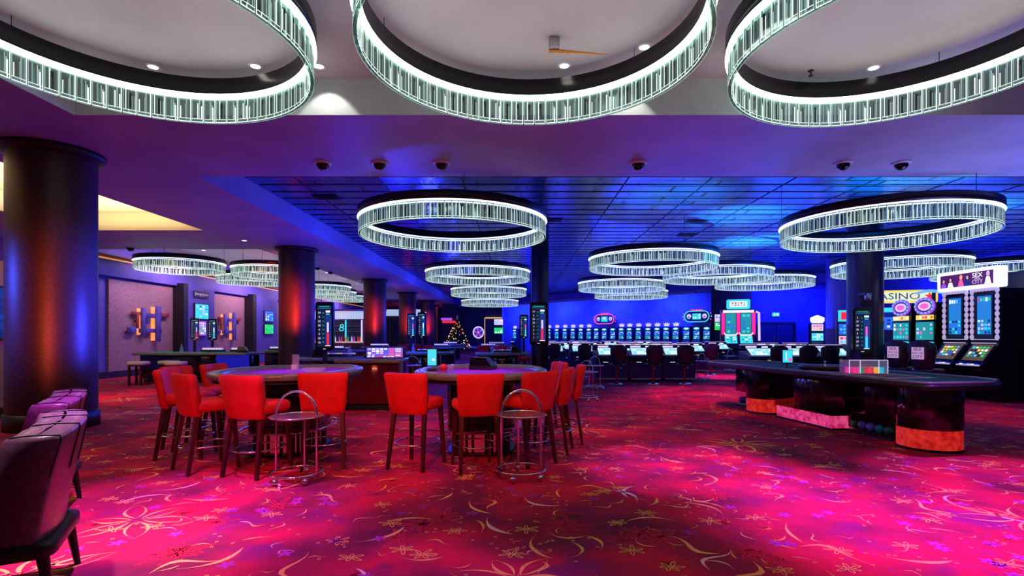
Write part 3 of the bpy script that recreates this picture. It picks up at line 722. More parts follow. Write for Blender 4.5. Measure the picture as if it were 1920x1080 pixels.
# ------------------------------------------------------------------ left armchairs
def make_arm(label, loc, rz):
    """faces local +Y; backrest at y=-.3"""
    t = thing('lounge_chair', label, 'lounge chair', loc, rz, 'burgundy leather lounge chairs at the left edge')
    W = .66
    MB().rprism(rrect(W+.04, .80, .08, 4, 0, .0), .27, .36, blackm, .03).build('seat_frame', t)
    MB().rprism(rrect(W-.02, .62, .08, 5, 0, .1), .36, .47, cream, .05, dome=.015).build('seat_cushion', t)
    b = MB(); n = 14
    levels = [(.34, -.26, .10, 1.0), (.5, -.28, .10, 1.0), (.7, -.31, .11, 1.02), (.86, -.345, .11, 1.03), (.915, -.36, .108, 1.03), (.935, -.365, .10, 1.02), (.94, -.367, .05, 1.0), (.942, -.367, .0, .98)]
    rows = []
    for z, yb, th_, ws in levels:
        row = []
        for k in range(n+1):
            u = -1+2*k/n; zz = z+(.05*(.45+.55*u-.3*u*u) if z > .8 else 0); row.append((u*W/2*ws, yb-th_+.05*u*u, zz))
        for k in range(n+1):
            u = 1-2*k/n; zz = z+(.05*(.45+.55*u-.3*u*u) if z > .8 else 0); row.append((u*W/2*ws*.97, yb+th_+.05*u*u+.018*abs(math.sin(u*PI*2.5)), zz))
        rows.append(row)
    m = 2*(n+1); vs = [p for r_ in rows for p in r_]
    b.add(vs, [(k*m+i, k*m+(i+1) % m, (k+1)*m+(i+1) % m, (k+1)*m+i) for k in range(len(rows)-1) for i in range(m)], leather, True)
    b.add(rows[0], [tuple(range(m-1, -1, -1))], leather)
    bo = b.build('backrest', t)
    for u in (-.98, -.33, .33, .98):
        pts = []
        for z, yb, th_, ws in levels[2:]: pts.append((u*W/2*ws, yb-th_+.05*u*u-.002, z+(.05*(.45+.55*u-.3*u*u) if z > .8 else 0)+.003))
        for z, yb, th_, ws in levels[2:-1][::-1]: pts.append((u*W/2*ws*.97, yb+th_+.05*u*u+.004, z+(.05*(.45+.55*u-.3*u*u) if z > .8 else 0)+.003))
        MB().tube(pts, .005, blackm, 5).build('seam', bo)
    for sx in (-1, 1):
        for (y0, y1) in ((.33, .37), (-.34, -.38)):
            MB().tube([(sx*.3, y0, .28), (sx*.32, y1, 0)], [.03, .017], blackm, 8).build('leg', t)
    return t
av = Vector((-.24, .62)).normalized()
a0 = make_arm('burgundy leather lounge chair nearest the viewer at lower left', (-3.14, 3.0, 0), math.atan2(av.y, av.x)-PI+PI)
a0.rotation_euler = (0, 0, 2.09); a0.location = (-2.97, 2.93, 0)
dup(a0, (-4.08, 4.3, 0), a0.rotation_euler.z, 'burgundy leather lounge chair behind the nearest one, its blue tinted inner back showing')

# ------------------------------------------------------------------ long roulette table
A = Vector((4.80, 6.2)); ax = Vector((-.143, .99)).normalized(); pp = Vector((ax.y, -ax.x)); rzt = math.atan2(ax.y, ax.x)-PI/2
t = thing('roulette_table', 'long black roulette table with pink lit plinths at right', 'roulette table', (A.x, A.y, 0), rzt)
LT, WT, ZT = 5.3, 1.45, .88     # local x = across to the right, y = along
outl = [(0, .0), (.0, 0), (WT*.75, 0), (WT, .55), (WT, LT), (.35, LT+.25), (0, LT)]
LT = 5.6
outl = [(-.0, 0.05), (.06, 0), (WT*.62, 0), (WT*.92, .3), (WT, .75), (WT, LT-.2), (WT*.9, LT), (.5, LT+.2), (0, LT-.35)]
MB().rprism(outl, ZT-.07, ZT, blackm, .03).build('table_top', t)
inn = [(x*.84+.11, y*.95+.14) for x, y in outl]
MB().prism(inn, ZT, ZT+.004, mat('dark_green_felt', (.0, .09, .06), .8)).build('felt', t)
b = MB(); n = len(outl)
b.tube([(x*.97+.02, y*.985+.04, ZT+.01) for x, y in outl], .022, rail_m, 8, closed=True).build('padded_rail', t)
b = MB()
for k in range(14):
    for j in range(3): b.box((.45+.2*j, 1.0+.11*k, ZT+.005), (.18, .095, .002), [mat('layout_red', (.5, .02, .03), .7), mat('layout_black', (.01, .01, .012), .7)][(k+j) % 2])
b.box((.65, 1.7, ZT+.0045), (.72, 1.68, .001), mat('layout_line', (.7, .75, .6), .7)); b.build('number_layout', t)
lit = noise_col(mat('lit_red_plinth', (.3, .02, .05), .35, em=(1, .04, .03), es=.5), (.6, .01, .01), (1, .05, .03), 14)
litp = noise_col(mat('lit_pink_plinth', (.3, .02, .1), .35, em=(1, .04, .2), es=.65), (.65, .01, .10), (1, .10, .32), 14)
for m_ in (lit, litp):
    n_, l_, b_ = nodes(m_); l_.new(b_.inputs['Base Color'].links[0].from_socket, b_.inputs['Emission Color'])
# near round pedestal
def ped(cx, cy, r, litm, name='pedestal', zb=.27):
    p_ = MB().rprism([(cx+r*math.cos(a), cy+r*math.sin(a)) for a in [2*PI*k/40 for k in range(40)]], zb, ZT-.09, lacquer, .01).build(name, t)
    MB().prism([(cx+r*.97*math.cos(a), cy+r*.97*math.sin(a)) for a in [2*PI*k/40 for k in range(40)]], .03, zb, litm, True).build('lit_plinth', p_)
    MB().prism([(cx+r*1.0*math.cos(a), cy+r*1.0*math.sin(a)) for a in [2*PI*k/40 for k in range(40)]], 0, .03, blackm).build('foot', p_)
ped(.64, .64, .36, lit)
ped(.50, 3.95, .34, lit)
def boxsec(x0, x1, y0, y1, zb, litm, name):
    p_ = MB().box(((x0+x1)/2, (y0+y1)/2, (zb+ZT-.09)/2), (x1-x0, y1-y0, ZT-.09-zb), lacquer, .008).build(name, t)
    if litm: MB().box(((x0+x1)/2, (y0+y1)/2, zb/2+.01), (x1-x0-.04, y1-y0-.04, zb-.03), litm).build('lit_plinth', p_)
    MB().box(((x0+x1)/2, (y0+y1)/2, .015), (x1-x0, y1-y0, .03), blackm).build('foot', p_)
    return p_
boxsec(.30, 1.0, 1.95, 3.35, .22, litp, 'centre_cabinet')
s1 = boxsec(.52, 1.15, 1.08, 1.95, .30, None, 'chip_cabinet')
s2 = boxsec(.52, 1.15, 4.30, 5.0, .30, None, 'chip_cabinet')
s1['label'] = 'cabinet section with green and blue coin drums below'
for sec, y0, y1, cols in ((s1, 1.12, 1.9, [G_, T_, B_, B_, G_]), (s2, 4.35, 4.95, [B_, W_, D_])):
    MB().box((1.0, (y0+y1)/2, .165), (.2, y1-y0, .27), mat('cabinet_red_inner', (.5, .02, .02), .5, em=(1, .03, .02), es=.35)).build('inner_panel', sec)
    for k, c in enumerate(cols):
        yc = y0+.08+(y1-y0-.14)*k/(len(cols)-1); b = MB(); b.M = T(.66, yc, .12) @ RY(PI/2)
        b.lathe([(0, -.1), (.06, -.1), (.066, 0), (.06, .1), (0, .1)], mat('drum_%d' % c, [(.0, .2, .1), (.1, .15, .6), (.6, .6, .6), (.0, .3, .3), (.05, .05, .2)][[G_, B_, W_, T_, D_].index(c)], .25), 16); b.build('coin_drum', sec)
MB().box((.85, 2.6, .42), (.5, 3.6, .74), lacquer, .01).build('rear_cabinet', t)
# round crown badge on the pedestals (small lit mark)
b = MB()
for k in range(3): b.sphere((.2+.0*k, .60+.035*(k-1), .55+(.02 if k == 1 else 0)), .015, whitep, 8, 5)
b.build('badge', t)
# things on it
def onroul(u, v): 
    p = A+pp*u+ax*v; return (p.x, p.y, ZT+.004)
t2 = thing('table_monitor', 'small cyan screen standing on the long roulette table', 'monitor', onroul(.55, 3.35), .15)
MB().lathe([(0, 0), (.09, 0), (.08, .015), (0, .015)], blackm, 16).build('stand', t2)
MB().tube([(0, .02, .01), (0, .02, .1)], .012, blackm, 6).build('neck', t2)
MB().box((0, .02, .2), (.21, .025, .24), blackm, .005).build('housing', t2)
b = MB(); panel(b, (0, .004, .2), .19, .22, cyan_g); panel(b, (.05, .002, .14), .06, .06, pink_g); panel(b, (-.03, .002, .2), .02, .14, white_g); b.build('screen', t2)
t2 = thing('chip_rack', 'clear box full of coloured casino chips on the long roulette table', 'chip rack', onroul(.75, 1.85), -.05)
for (c, d, nme) in [((0, -.13, .1), (.56, .008, .2), 'front_pane'), ((0, .13, .1), (.56, .008, .2), 'rear_pane'), ((-.28, 0, .1), (.008, .26, .2), 'side_pane'), ((.28, 0, .1), (.008, .26, .2), 'side_pane')]:
    MB().box(c, d, glass).build(nme, t2)
b = MB()
for (x0, z0, x1, z1) in [(-.28, .2, .28, .2), (-.28, 0, -.28, .2), (.28, 0, .28, .2), (-.12, 0, -.12, .2), (.15, 0, .15, .2)]:
    b.tube([(x0, -.135, z0+.003), (x1, -.135, z1+.003)], .005, lil_g, 5)
b.build('edge_frame', t2)
ci = 0
for k, (col, nm) in enumerate([((.9, .02, .25), 'pink'), ((.9, .02, .35), 'pink2'), ((.02, .3, .15), 'darkgreen'), ((.9, .03, .06), 'red'), ((.9, .04, .1), 'red2'), ((.95, .65, .02), 'yellow'), ((.02, .6, .85), 'turquoise')]):
    for j in range(2):
        b = MB().lathe([(0, 0)]+[(.034+(.002 if q % 2 else 0), .009*q+.0005) for q in range(11)]+[(0, .09)], mat('chip_'+nm, col, .5, em=col, es=.9, sample=False), 12)  # chips glow in their material to offset the darkening pane
        o = b.build('chip_stack', loc=(onroul(.75, 1.85)[0]-.225+.075*k, onroul(.75, 1.85)[1]-.07+.09*j, ZT+.006))
        tag(o, {'pink': 'leftmost pink', 'pink2': 'second pink', 'darkgreen': 'dark green', 'red': 'left red', 'red2': 'right red'}.get(nm, nm)+' chip stack in the clear roulette box, '+['front', 'rear'][j]+' row'+('' if '2' in nm else ''), 'chip stack', 'chip stacks in the clear box')
t2 = thing('spinning_bowl', 'low wooden roulette wheel bowl on the far half of the long table', 'roulette wheel', onroul(.78, 2.7))
MB().lathe([(0, 0), (.36, 0), (.40, .03), (.40, .07), (.37, .08), (.30, .05), (.05, .04), (0, .045)], wood, 36).build('bowl', t2)
MB().lathe([(.045, .04), (.02, .07), (.015, .12), (.025, .14), (0, .15)], chrome, 12).build('turret', t2)

# ------------------------------------------------------------------ slot machines and terminals
def prof(b, poly, x0, x1, mt, smooth=False):
    """polygon in the YZ plane extruded along X"""
    n = len(poly); vs = [(x0, y, z) for y, z in poly]+[(x1, y, z) for y, z in poly]
    b.add(vs, [(i, n+i, n+(i+1) % n, (i+1) % n) for i in range(n)], mt, smooth)
    b.add([(x0, y, z) for y, z in poly], [tuple(range(n))], mt); b.add([(x1, y, z) for y, z in poly], [tuple(range(n-1, -1, -1))], mt)
    return b
def disc_xz(b, c, rx, rz_, mt, n=20, dy=0):
    b.add([(c[0]+rx*math.cos(2*PI*k/n), c[1]+dy, c[2]+rz_*math.sin(2*PI*k/n)) for k in range(n)], [tuple(range(n))], mt); return b
def ring_xz(b, c, rx, rz_, r, mt, n=28):
    return b.tube([(c[0]+rx*math.cos(2*PI*k/n), c[1], c[2]+rz_*math.sin(2*PI*k/n)) for k in range(n)], r, mt, 6, closed=True)
navy = mat('navy_cabinet', (.02, .02, .09), .35)
lilac_t = mat('lilac_trim', (.3, .25, .4), .3, em=(.75, .6, 1), es=.55, sample=False)

def make_row_slot(label, crown=True):
    t = thing('slot_machine', label, 'slot machine', (0, 0, 0), 0, 'row of slot machines along the blue back wall')
    b = MB(); prof(b, [(-.28, 0), (.28, 0), (.28, 2.1), (-.05, 2.1), (-.1, 1.15), (-.34, .95), (-.34, .8), (-.22, .7)], -.29, .29, navy); b.build('cabinet', t)
    b = MB(); panel(b, (0, -.09, 1.66), .44, .30, blue_g); cells(b, (0, -.095, 1.66), .40, .24, 4, 3, [B_, C_, D_, T_, W_]); b.build('upper_screen', t)
    b = MB(); panel(b, (0, -.1, 1.36), .44, .24, teal_g); cells(b, (0, -.105, 1.36), .42, .2, 5, 2, [C_, W_, B_, T_]); b.build('lower_screen', t)
    b = MB(); disc_xz(b, (0, -.09, 1.96), .22, .085, cyan_g); disc_xz(b, (0, -.093, 1.96), .15, .045, white_g); b.build('oval_sign', t)
    b = MB(); prof(b, [(-.36, .93), (-.12, 1.13), (-.11, 1.11), (-.35, .90)], -.25, .25, lil_g); b.build('button_deck', t)
    if crown:
        b = MB(); v = [(-.16, 2.15), (.16, 2.15), (.24, 2.36), (.12, 2.27), (.08, 2.42), (0, 2.28), (-.08, 2.42), (-.12, 2.27), (-.24, 2.36)]
        n = len(v); b.add([(x, .02, z) for x, z in v]+[(x, -.04, z) for x, z in v], [(i, (i+1) % n, n+(i+1) % n, n+i) for i in range(n)]+[(n+0, n+1, n+2, n+3, n+5, n+7, n+8), (n+3, n+4, n+5), (n+5, n+6, n+7)], lil_g); b.build('crown_topper', t)
        MB().box((0, 0, 2.12), (.1, .06, .06), navy).build('topper_bracket', t)
    return t
wd_ = Vector((dx, dy)).normalized(); nrm = Vector((-wd_.y, wd_.x))   # away from hall
rz_w = math.atan2(wd_.y, wd_.x)
def onwall(pxx, off):
    k = (pxx-970)/1000.0; P0 = Vector((-1.3, 52))-nrm*off
    # P0 + s*wd, x = k*y
    s_ = (k*P0.y-P0.x)/(wd_.x-k*wd_.y); p = P0+wd_*s_; return p
proto = {}
xs = [966, 1030, 1045, 1060, 1075, 1090, 1105, 1119, 1134, 1150, 1166, 1181, 1198, 1216, 1233, 1250, 1268, 1288, 1307, 1326]
for i, x in enumerate(xs):
    crown = x not in (1119, 1134, 1150, 1288, 1307, 1326)
    p = onwall(x, .6)
    side = 'left of the oval red sign' if x < 1119 else ('under the oval red sign' if x <= 1150 else ('between the two oval signs' if x < 1288 else 'under the oval blue sign'))
    if x == 966: side = 'alone at the left end, left of the number display'
    pool = [q for q in xs if (('a' if q == 966 else 'b' if q < 1119 else 'c' if q <= 1150 else 'd' if q < 1288 else 'e') == ('a' if x == 966 else 'b' if x < 1119 else 'c' if x <= 1150 else 'd' if x < 1288 else 'e'))]
    o_ = ['first', 'second', 'third', 'fourth', 'fifth', 'sixth', 'seventh', 'eighth'][pool.index(x)]
    lab = 'slot machine '+side if x == 966 else o_+' slot machine from left '+side
    if crown not in proto: t = make_row_slot(lab, crown); proto[crown] = t
    else: t = copytree(proto[crown])
    t['label'] = lab; t.location = (p.x, p.y, 0); t.rotation_euler = (0, 0, rz_w)
def oval_sign(pxx, label, rim, top, w_):
    p = onwall(pxx, .35); t = thing('neon_sign', label, 'neon sign', (p.x, p.y, 2.78), rz_w, 'oval neon signs above the slot row')
    b = MB(); b.M = RX(PI/2); b.prism(rrect(w_, .72, .36, 8), -.02, .1, navy); b.build('backing', t)
    b = MB(); b.tube([(x, -.14, z) for x, z in rrect(w_, .72, .36, 8)], .035, rim, 6, closed=True); b.build('neon_rim', t)
    b = MB(); panel(b, (0, -.13, 0), .62, .40, cyan_g); cells(b, (0, -.135, 0), .56, .34, 4, 2, [W_, C_, T_, G_]); b.build('centre_screen', t)
    for s_ in (-1, 1):
        b = MB(); disc_xz(b, (s_*w_*.32, -.13, .02), .17, .16, lil_g); disc_xz(b, (s_*w_*.32, -.134, -.03), .09, .06, teal_g if s_ < 0 else purp_g); b.build('round_medallion', t)
    b = MB(); panel(b, (0, -.13, .43), .9, .11, top)
    for k in range(7): disc_xz(b, (-.33+.11*k, -.135, .44), .03, .035, lil_g if k % 2 else red_g, 8)
    b.build('top_sign', t)
    for s_ in (-1, 1):
        b = MB()
        for k in (-1, 0, 1): disc_xz(b, (s_*(w_/2+.1+.05*(k == 0)), -.1, .2*k), .05, .05, [pink_g, rim, pink_g][k+1], 8)
        b.build('side_bulbs', t)
oval_sign(1135, 'oval red rimmed neon sign above the left slot machines', pink_g, red_g, 1.9)
oval_sign(1308, 'oval blue rimmed neon sign above the right slot machines', cyan_g, red_g, 1.8)

# near bank at right: tall machines with a long picture sign
def tall_slot(label, y, x=10.5, two=True):
    t = thing('slot_machine', label, 'slot machine', (x, y, 0), -PI/2, 'tall slot machines at right')   # front to -X
    b = MB(); prof(b, [(-.02, 0), (.55, 0), (.55, 2.5), (.0, 2.5), (.0, 1.28), (-.30, .88), (-.38, .80), (-.38, .70), (-.08, .62)], -.36, .36, black); b.build('cabinet', t)
    b = MB()
    for s_ in (-1, 1):
        for k in range(9): b.sphere((s_*.325, -.01, 1.42+.13*k), .045, lilac_t, 8, 5, 1.5)
    for k in range(8): b.sphere((-.3+.085*k, -.01, 2.5), .05, lilac_t, 8, 5)
    b.build('ornate_frame', t)
    b = MB(); panel(b, (0, -.012, 1.90), .44, .98, dark_g); panel(b, (0, -.016, 1.92), .36, .86, E('deepsea', (.02, .25, .8), .9)); cells(b, (0, -.02, 1.66), .34, .34, 4, 4, [B_, C_, T_, D_, B_] if two else [W_, C_, T_, D_, L_]); cells(b, (0, -.02, 2.27), .34, .12, 5, 1, [W_, R_, G_, C_] if not two else [C_, W_, B_]); b.build('upper_screen', t)
    b = MB(); b.box((0, -.01, 1.37), (.62, .03, .02), lilac_t); b.box((0, -.03, 1.29), (.62, .03, .02), lilac_t); b.build('trim_bar', t)
    b = MB(); ang = math.atan2(.30, .40); b.M = T(0, -.16, 1.08) @ RX(-ang) ; panel(b, (0, -.0, 0), .56, .44, mat('brown_glass', (.1, .07, .04), .3, em=(.10, .06, .03), es=1)); cells(b, (0, -.004, .02), .46, .30, 5, 4, [W_, G_, C_, W_, G_, Y_, B_, K_], .85); b.build('lower_screen', t)
    b = MB(); b.box((0, -.36, .80), (.6, .1, .03), lilac_t, .01); 
    for k in range(5): b.box((-.2+.1*k, -.36, .82), (.06, .05, .02), [white_g, blue_g, lil_g][k % 3])
    b.build('button_deck', t)
    b = MB(); panel(b, (0, -.086, .45), .32, .07, pink_g); b.build('foot_light', t)
    return t
tall_slot('tall slot machine with two screens under the right half of the picture sign', 11.98, two=False)
tall_slot('tall slot machine with two screens under the left half of the picture sign', 12.78)
# picture sign
t = thing('picture_sign', 'long white framed lit picture sign with SEX AND THE CITY lettering over two slot machines', 'sign', (10.42, 12.4, 2.76), -PI/2)
b = MB(); b.M = RX(PI/2); b.prism(rrect(1.66, .46, .04, 4), -.22, .0, white_g); b.build('light_frame', t)
b = MB(); panel(b, (0, -.005, 0), 1.46, .30, E('plum', (.09, .01, .12), 1)); b.build('picture', t)
skin = E('skin', (.85, .5, .45), .9)
for k, (x, dress, hair, h_) in enumerate([(-.62, purp_g, E('hair_dark', (.02, .01, .02), 1), -.02), (-.42, white_g, E('hair_dark', (.1, .05, .1), 1), .0), (-.12, pink_g, orange_g, .03), (.06, dim_g, E('hair_dark', (0, 0, 0), 1), .02), (.60, white_g, lil_g, .04)]):
    b = MB(); disc_xz(b, (x, -.008, .035+h_), .045, .065, hair, 12); disc_xz(b, (x, -.011, .025+h_), .03, .045, skin, 12)
    b.add([(x-.085, -.010, -.145), (x+.085, -.010, -.145), (x+.045, -.010, -.03+h_), (x-.045, -.010, -.03+h_)], [(0, 1, 2, 3)], dress); b.build('portrait_figure', t)
MX = T(0, -.014, 0) @ RX(PI/2)
text('SEX', .15, white_g, t, T(.33, -.014, .065) @ RX(PI/2), sx=1.1)
text('AND THE', .035, lil_g, t, T(.33, -.014, -.01) @ RX(PI/2))
text('CITY', .12, lil_g, t, T(.33, -.014, -.08) @ RX(PI/2), sx=1.1)
MB().box((0, .32, 0), (.3, .4, .36), navy, .02).build('rear_housing', t)
# the end cap of the bank, and the sign and machines on its far side
t = thing('machine_bank_end', 'black side of the slot machine bank at the far right', 'cabinet', (11.28, 12.35, 0))
MB().box((0, 0, 1.2), (.42, 1.7, 2.4), black, .03).build('body', t)
b = MB(); ring_xz(b, (0, -.86, 1.25), .05, .07, .012, lilac_t); b.build('lock_plate', t)
t = thing('picture_sign', 'white edged sign seen from its end at the right frame edge', 'sign', (11.75, 12.4, 2.72), PI/2)
b = MB(); b.M = RX(PI/2); b.prism(rrect(1.66, .46, .04, 4), -.2, .0, navy); b.build('housing', t)
b = MB(); b.box((0, .0, 0), (1.6, .03, .44), lil_g); b.build('lit_edge', t)
t = thing('slot_machine', 'slot machine cut by the right frame edge behind the bank', 'slot machine', (11.55, 12.4, 0), PI/2)
b = MB(); prof(b, [(-.5, 0), (.0, 0), (.0, 2.4), (-.1, 2.4), (-.1, 1.28), (-.5, .9), (-.58, .8), (-.5, .7)], -.8, .8, navy); b.build('cabinet', t)
b = MB(); panel(b, (0, -.11, 1.85), 1.3, .8, blue_g); b.build('screen', t)
# oval topper machines further along
def oval_slot(label, y, pal, x=10.5):
    t = thing('slot_machine', label, 'slot machine', (x, y, 0), -PI/2, 'oval topped slot machines at right')
    b = MB(); prof(b, [(-.05, 0), (.5, 0), (.5, 2.3), (.05, 2.3), (.0, 1.2), (-.32, .9), (-.36, .72), (-.1, .62)], -.34, .34, black); b.build('cabinet', t)
    b = MB(); b.M = T(0, .0, 2.22); ring_xz(b, (0, 0, 0), .30, .19, .04, purp_g); disc_xz(b, (0, .0, 0), .28, .17, navy); disc_xz(b, (0, -.01, 0), .22, .12, lil_g); disc_xz(b, (0, -.015, 0), .15, .07, pink_g)
    for k in range(14): b.sphere((.30*math.cos(2*PI*k/14), -.02, .19*math.sin(2*PI*k/14)), .03, cyan_g, 6, 4)
    b.build('oval_topper', t)
    b = MB(); panel(b, (0, -.0, 1.93), .6, .12, yel_g); cells(b, (0, -.004, 1.93), .56, .09, 6, 1, [R_, K_, W_, Y_]); b.build('marquee', t)
    b = MB(); panel(b, (0, -.006, 1.58), .6, .46, teal_g); cells(b, (0, -.01, 1.58), .56, .42, 5, 4, pal, .7); b.build('upper_screen', t)
    b = MB(); b.box((0, -.02, 1.28), (.6, .03, .05), cyan_g); b.add([(-.05, -.03, 1.19), (0, -.03, 1.12), (.05, -.03, 1.19)], [(0, 1, 2)], white_g); b.build('heart_strip', t)
    b = MB(); panel(b, (0, -.2, 1.0), .4, .035, green_g); b.build('lower_display', t)
oval_slot('slot machine with oval topper, nearer one left of the tall pair', 13.75, [C_, T_, P_, T_, L_])
oval_slot('slot machine with oval topper, farther one, beside the black column', 14.6, [C_, T_, W_, T_, P_])
# casino sign and blue cabinets behind
t = thing('casino_sign', 'lit yellow CASINO sign with red star behind the black column', 'sign', (12.6, 17.6, 2.75), -.25)
b = MB(); b.M = RX(PI/2); b.prism(rrect(2.2, .42, .08, 4), -.12, 0, yel_g); b.build('sign_box', t)
b = MB(); panel(b, (0, -.005, 0), 2.06, .32, E('cream', (.8, .9, .6), 1.0)); b.build('face', t)
text('CASINO', .30, E('sign_ink', (.06, .05, .2), 1), t, T(-.14, -.012, 0) @ RX(PI/2), sx=1.35)
b = MB(); b.add([(.86+(.15 if k % 2 == 0 else .06)*math.sin(PI*k/5), -.014, (.15 if k % 2 == 0 else .06)*math.cos(PI*k/5)) for k in range(10)], [tuple(range(9, -1, -1))], red_g); b.build('red_star', t)
MB().box((0, .1, -1.6), (.2, .1, 2.8), blackm).build('post', t)
t = thing('slot_machine', 'pale blue lit slot machine just right of the black column', 'slot machine', (11.95, 16.9, 0), -.9)
b = MB(); prof(b, [(-.3, 0), (.3, 0), (.3, 2.2), (-.05, 2.2), (-.1, 1.15), (-.34, .95), (-.2, .7)], -.34, .34, navy); b.build('cabinet', t)
b = MB(); b.box((0, -.06, 2.28), (.72, .1, .14), cyan_g); b.build('topper', t)
b = MB(); panel(b, (0, -.08, 1.85), .5, .4, blue_g); cells(b, (0, -.085, 1.85), .4, .3, 3, 3, [B_, D_, W_, K_]); b.build('screen', t)
t = thing('neon_arch', 'curved pale blue neon arch right of the casino sign', 'neon arch', (13.0, 17.2, 0), -.5)
MB().tube([(-.1+.9*k/8, 0, 2.55+.35*math.sin(PI*(k+4)/14)) for k in range(9)], .05, E('sky_arch', (.15, .5, 1), 1), 6).build('neon_tube', t)
MB().box((.35, .06, 1.42), (.1, .05, 2.84), blackm).build('post', t)

# the pair of red reel machines at the brown pier
t = thing('slot_machine', 'tall red and cyan lit twin slot machine before the brown pier', 'slot machine', (11.6, 28.0, 0), -.30)
b = MB(); prof(b, [(-.1, 0), (.9, 0), (.9, 2.85), (.05, 2.85), (.0, 1.5), (-.4, 1.0), (-.4, .8), (-.1, .7)], -.85, .85, navy); b.build('cabinet', t)
for s_ in (-1, 0, 1): 
    b = MB(); b.box((s_*.74, -.02, 2.1), (.17, .1, 1.15), E('magenta', (1, .02, .35), 1.1)); b.build('red_column', t)
for s_ in (-1, 1):
    b = MB(); panel(b, (s_*.37, -.03, 2.1), .5, 1.1, teal_g); cells(b, (s_*.37, -.035, 2.1), .4, 1.0, 2, 6, [C_, T_, B_, T_]); b.build('screen', t)
    b = MB(); b.tube([(s_*.37-.33, -.05, 1.62), (s_*.37-.25, -.05, 1.5), (s_*.37+.25, -.05, 1.5), (s_*.37+.33, -.05, 1.62)], .035, white_g, 6); b.build('neon_cup', t)
    b = MB(); b.M = T(s_*.37, -.2, 1.25) @ RX(-.68); panel(b, (0, -.02, 0), .6, .5, cyan_g); cells(b, (0, -.03, 0), .5, .4, 3, 3, [C_, W_, T_]); b.build('lower_screen', t)
b = MB(); b.box((0, -.04, 2.74), (1.5, .08, .12), white_g); b.build('cap_strip', t)
b = MB(); b.M = T(0, -.05, 3.12) @ RX(PI/2); b.prism(rrect(1.15, .5, .08, 4), -.12, 0, cyan_g); b.M = T(0, -.05, 3.12); panel(b, (0, -.01, 0), .85, .3, white_g); cells(b, (0, -.014, 0), .7, .22, 5, 2, [C_, T_, R_, C_]); b.build('top_sign', t)
b = MB(); b.tube([(.95, .85, 2.75), (1.1, .85, 2.7), (1.12, .85, 1.2)], .06, lil_g, 8); b.build('neon_tube', t)
for z0, c, nm, lab in [(2.35, lil_g, 'television', 'wall television with pale picture on the brown pier'), (1.85, green_g, 'television', 'wall television with green football pitch on the brown pier')]:
    t = thing(nm, lab, 'television', (12.62, 32.955, z0+.2))
    MB().box((0, 0, 0), (.95, .08, .52), blackm, .01).build('housing', t)
    b = MB(); panel(b, (0, -.045, 0), .88, .46, c); cells(b, (0, -.048, .1), .8, .2, 5, 2, [W_, c and (G_ if c is green_g else B_)], .7); b.build('screen', t)
# single slot at the right back wall
t = thing('slot_machine', 'white topped slot machine standing alone by the blue wall right of the exit doors', 'slot machine', (15.9, 28.3, 0), -.25)
b = MB(); prof(b, [(-.28, 0), (.28, 0), (.28, 2.1), (-.05, 2.1), (-.1, 1.15), (-.34, .95), (-.22, .7)], -.34, .34, navy); b.build('cabinet', t)
b = MB(); panel(b, (0, -.08, 1.9), .56, .36, lil_g); cells(b, (0, -.085, 1.9), .46, .28, 3, 2, [W_, Y_, P_]); b.build('upper_screen', t)
b = MB(); panel(b, (0, -.1, 1.4), .56, .40, cyan_g); cells(b, (0, -.105, 1.4), .5, .34, 5, 3, [W_, C_, W_]); b.build('lower_screen', t)
b = MB(); b.M = RX(PI/2); b.prism([(-.33, 2.25), (-.25, 2.13), (.25, 2.13), (.33, 2.25), (.33, 2.42), (0, 2.56), (-.33, 2.42)], 0, .1, white_g); b.build('gem_topper', t)
t = thing('slot_machine', 'slot machine with red panel partly hidden behind the thick black column', 'slot machine', (12.3, 19.9, 0), -.4)
b = MB(); prof(b, [(-.28, 0), (.28, 0), (.28, 2.2), (-.05, 2.2), (-.1, 1.15), (-.34, .95), (-.22, .7)], -.34, .34, navy); b.build('cabinet', t)
b = MB(); panel(b, (0, -.09, 2.2), .6, .42, cyan_g); panel(b, (0, -.095, 2.2), .4, .28, red_g); b.build('topper_screen', t)
b = MB(); panel(b, (0, -.1, 1.7), .55, .4, blue_g); cells(b, (0, -.105, 1.7), .5, .36, 5, 3, [C_, B_, C_]); b.build('upper_screen', t)
b = MB(); panel(b, (0, -.11, 1.3), .55, .3, lil_g); cells(b, (0, -.115, 1.3), .5, .26, 4, 2, [P_, C_, R_]); b.build('lower_screen', t)

# exit sign and doors
t = thing('exit_sign', 'green lit exit sign above the dark double doors', 'exit sign', (15.95, 32.955, 2.78))
MB().box((0, .0, 0), (.46, .08, .24), whitep).build('housing', t)
b = MB(); panel(b, (0, -.045, 0), .44, .22, E('exit_green', (.05, .8, .45), 1))
disc_xz(b, (-.08, -.048, .06), .02, .02, white_g, 8); b.add([(-.11, -.048, -.08), (-.05, -.048, -.08), (-.06, -.048, .04), (-.1, -.048, .04)], [(0, 1, 2, 3)], white_g); b.add([(.03, -.048, -.03), (.12, -.048, -.03), (.12, -.048, -.06), (.17, -.048, 0), (.12, -.048, .06), (.12, -.048, .03), (.03, -.048, .03)], [(0, 1, 2, 3, 4, 5, 6)], white_g); b.build('face', t)
doorm = mat('dark_blue_door', (.03, .03, .16), .45)
for i, x0 in enumerate((14.95, 16.0)):
    o = MB().box((x0+.5, 32.95, 1.1), (1.0, .08, 2.2), doorm).build('door_%d' % (i+1), kind='structure')
    MB().tube([(x0+.5+(.38 if i == 0 else -.38), 32.87, .9), (x0+.5+(.38 if i == 0 else -.38), 32.87, 1.5)], .02, chrome, 6).build('handle', o)
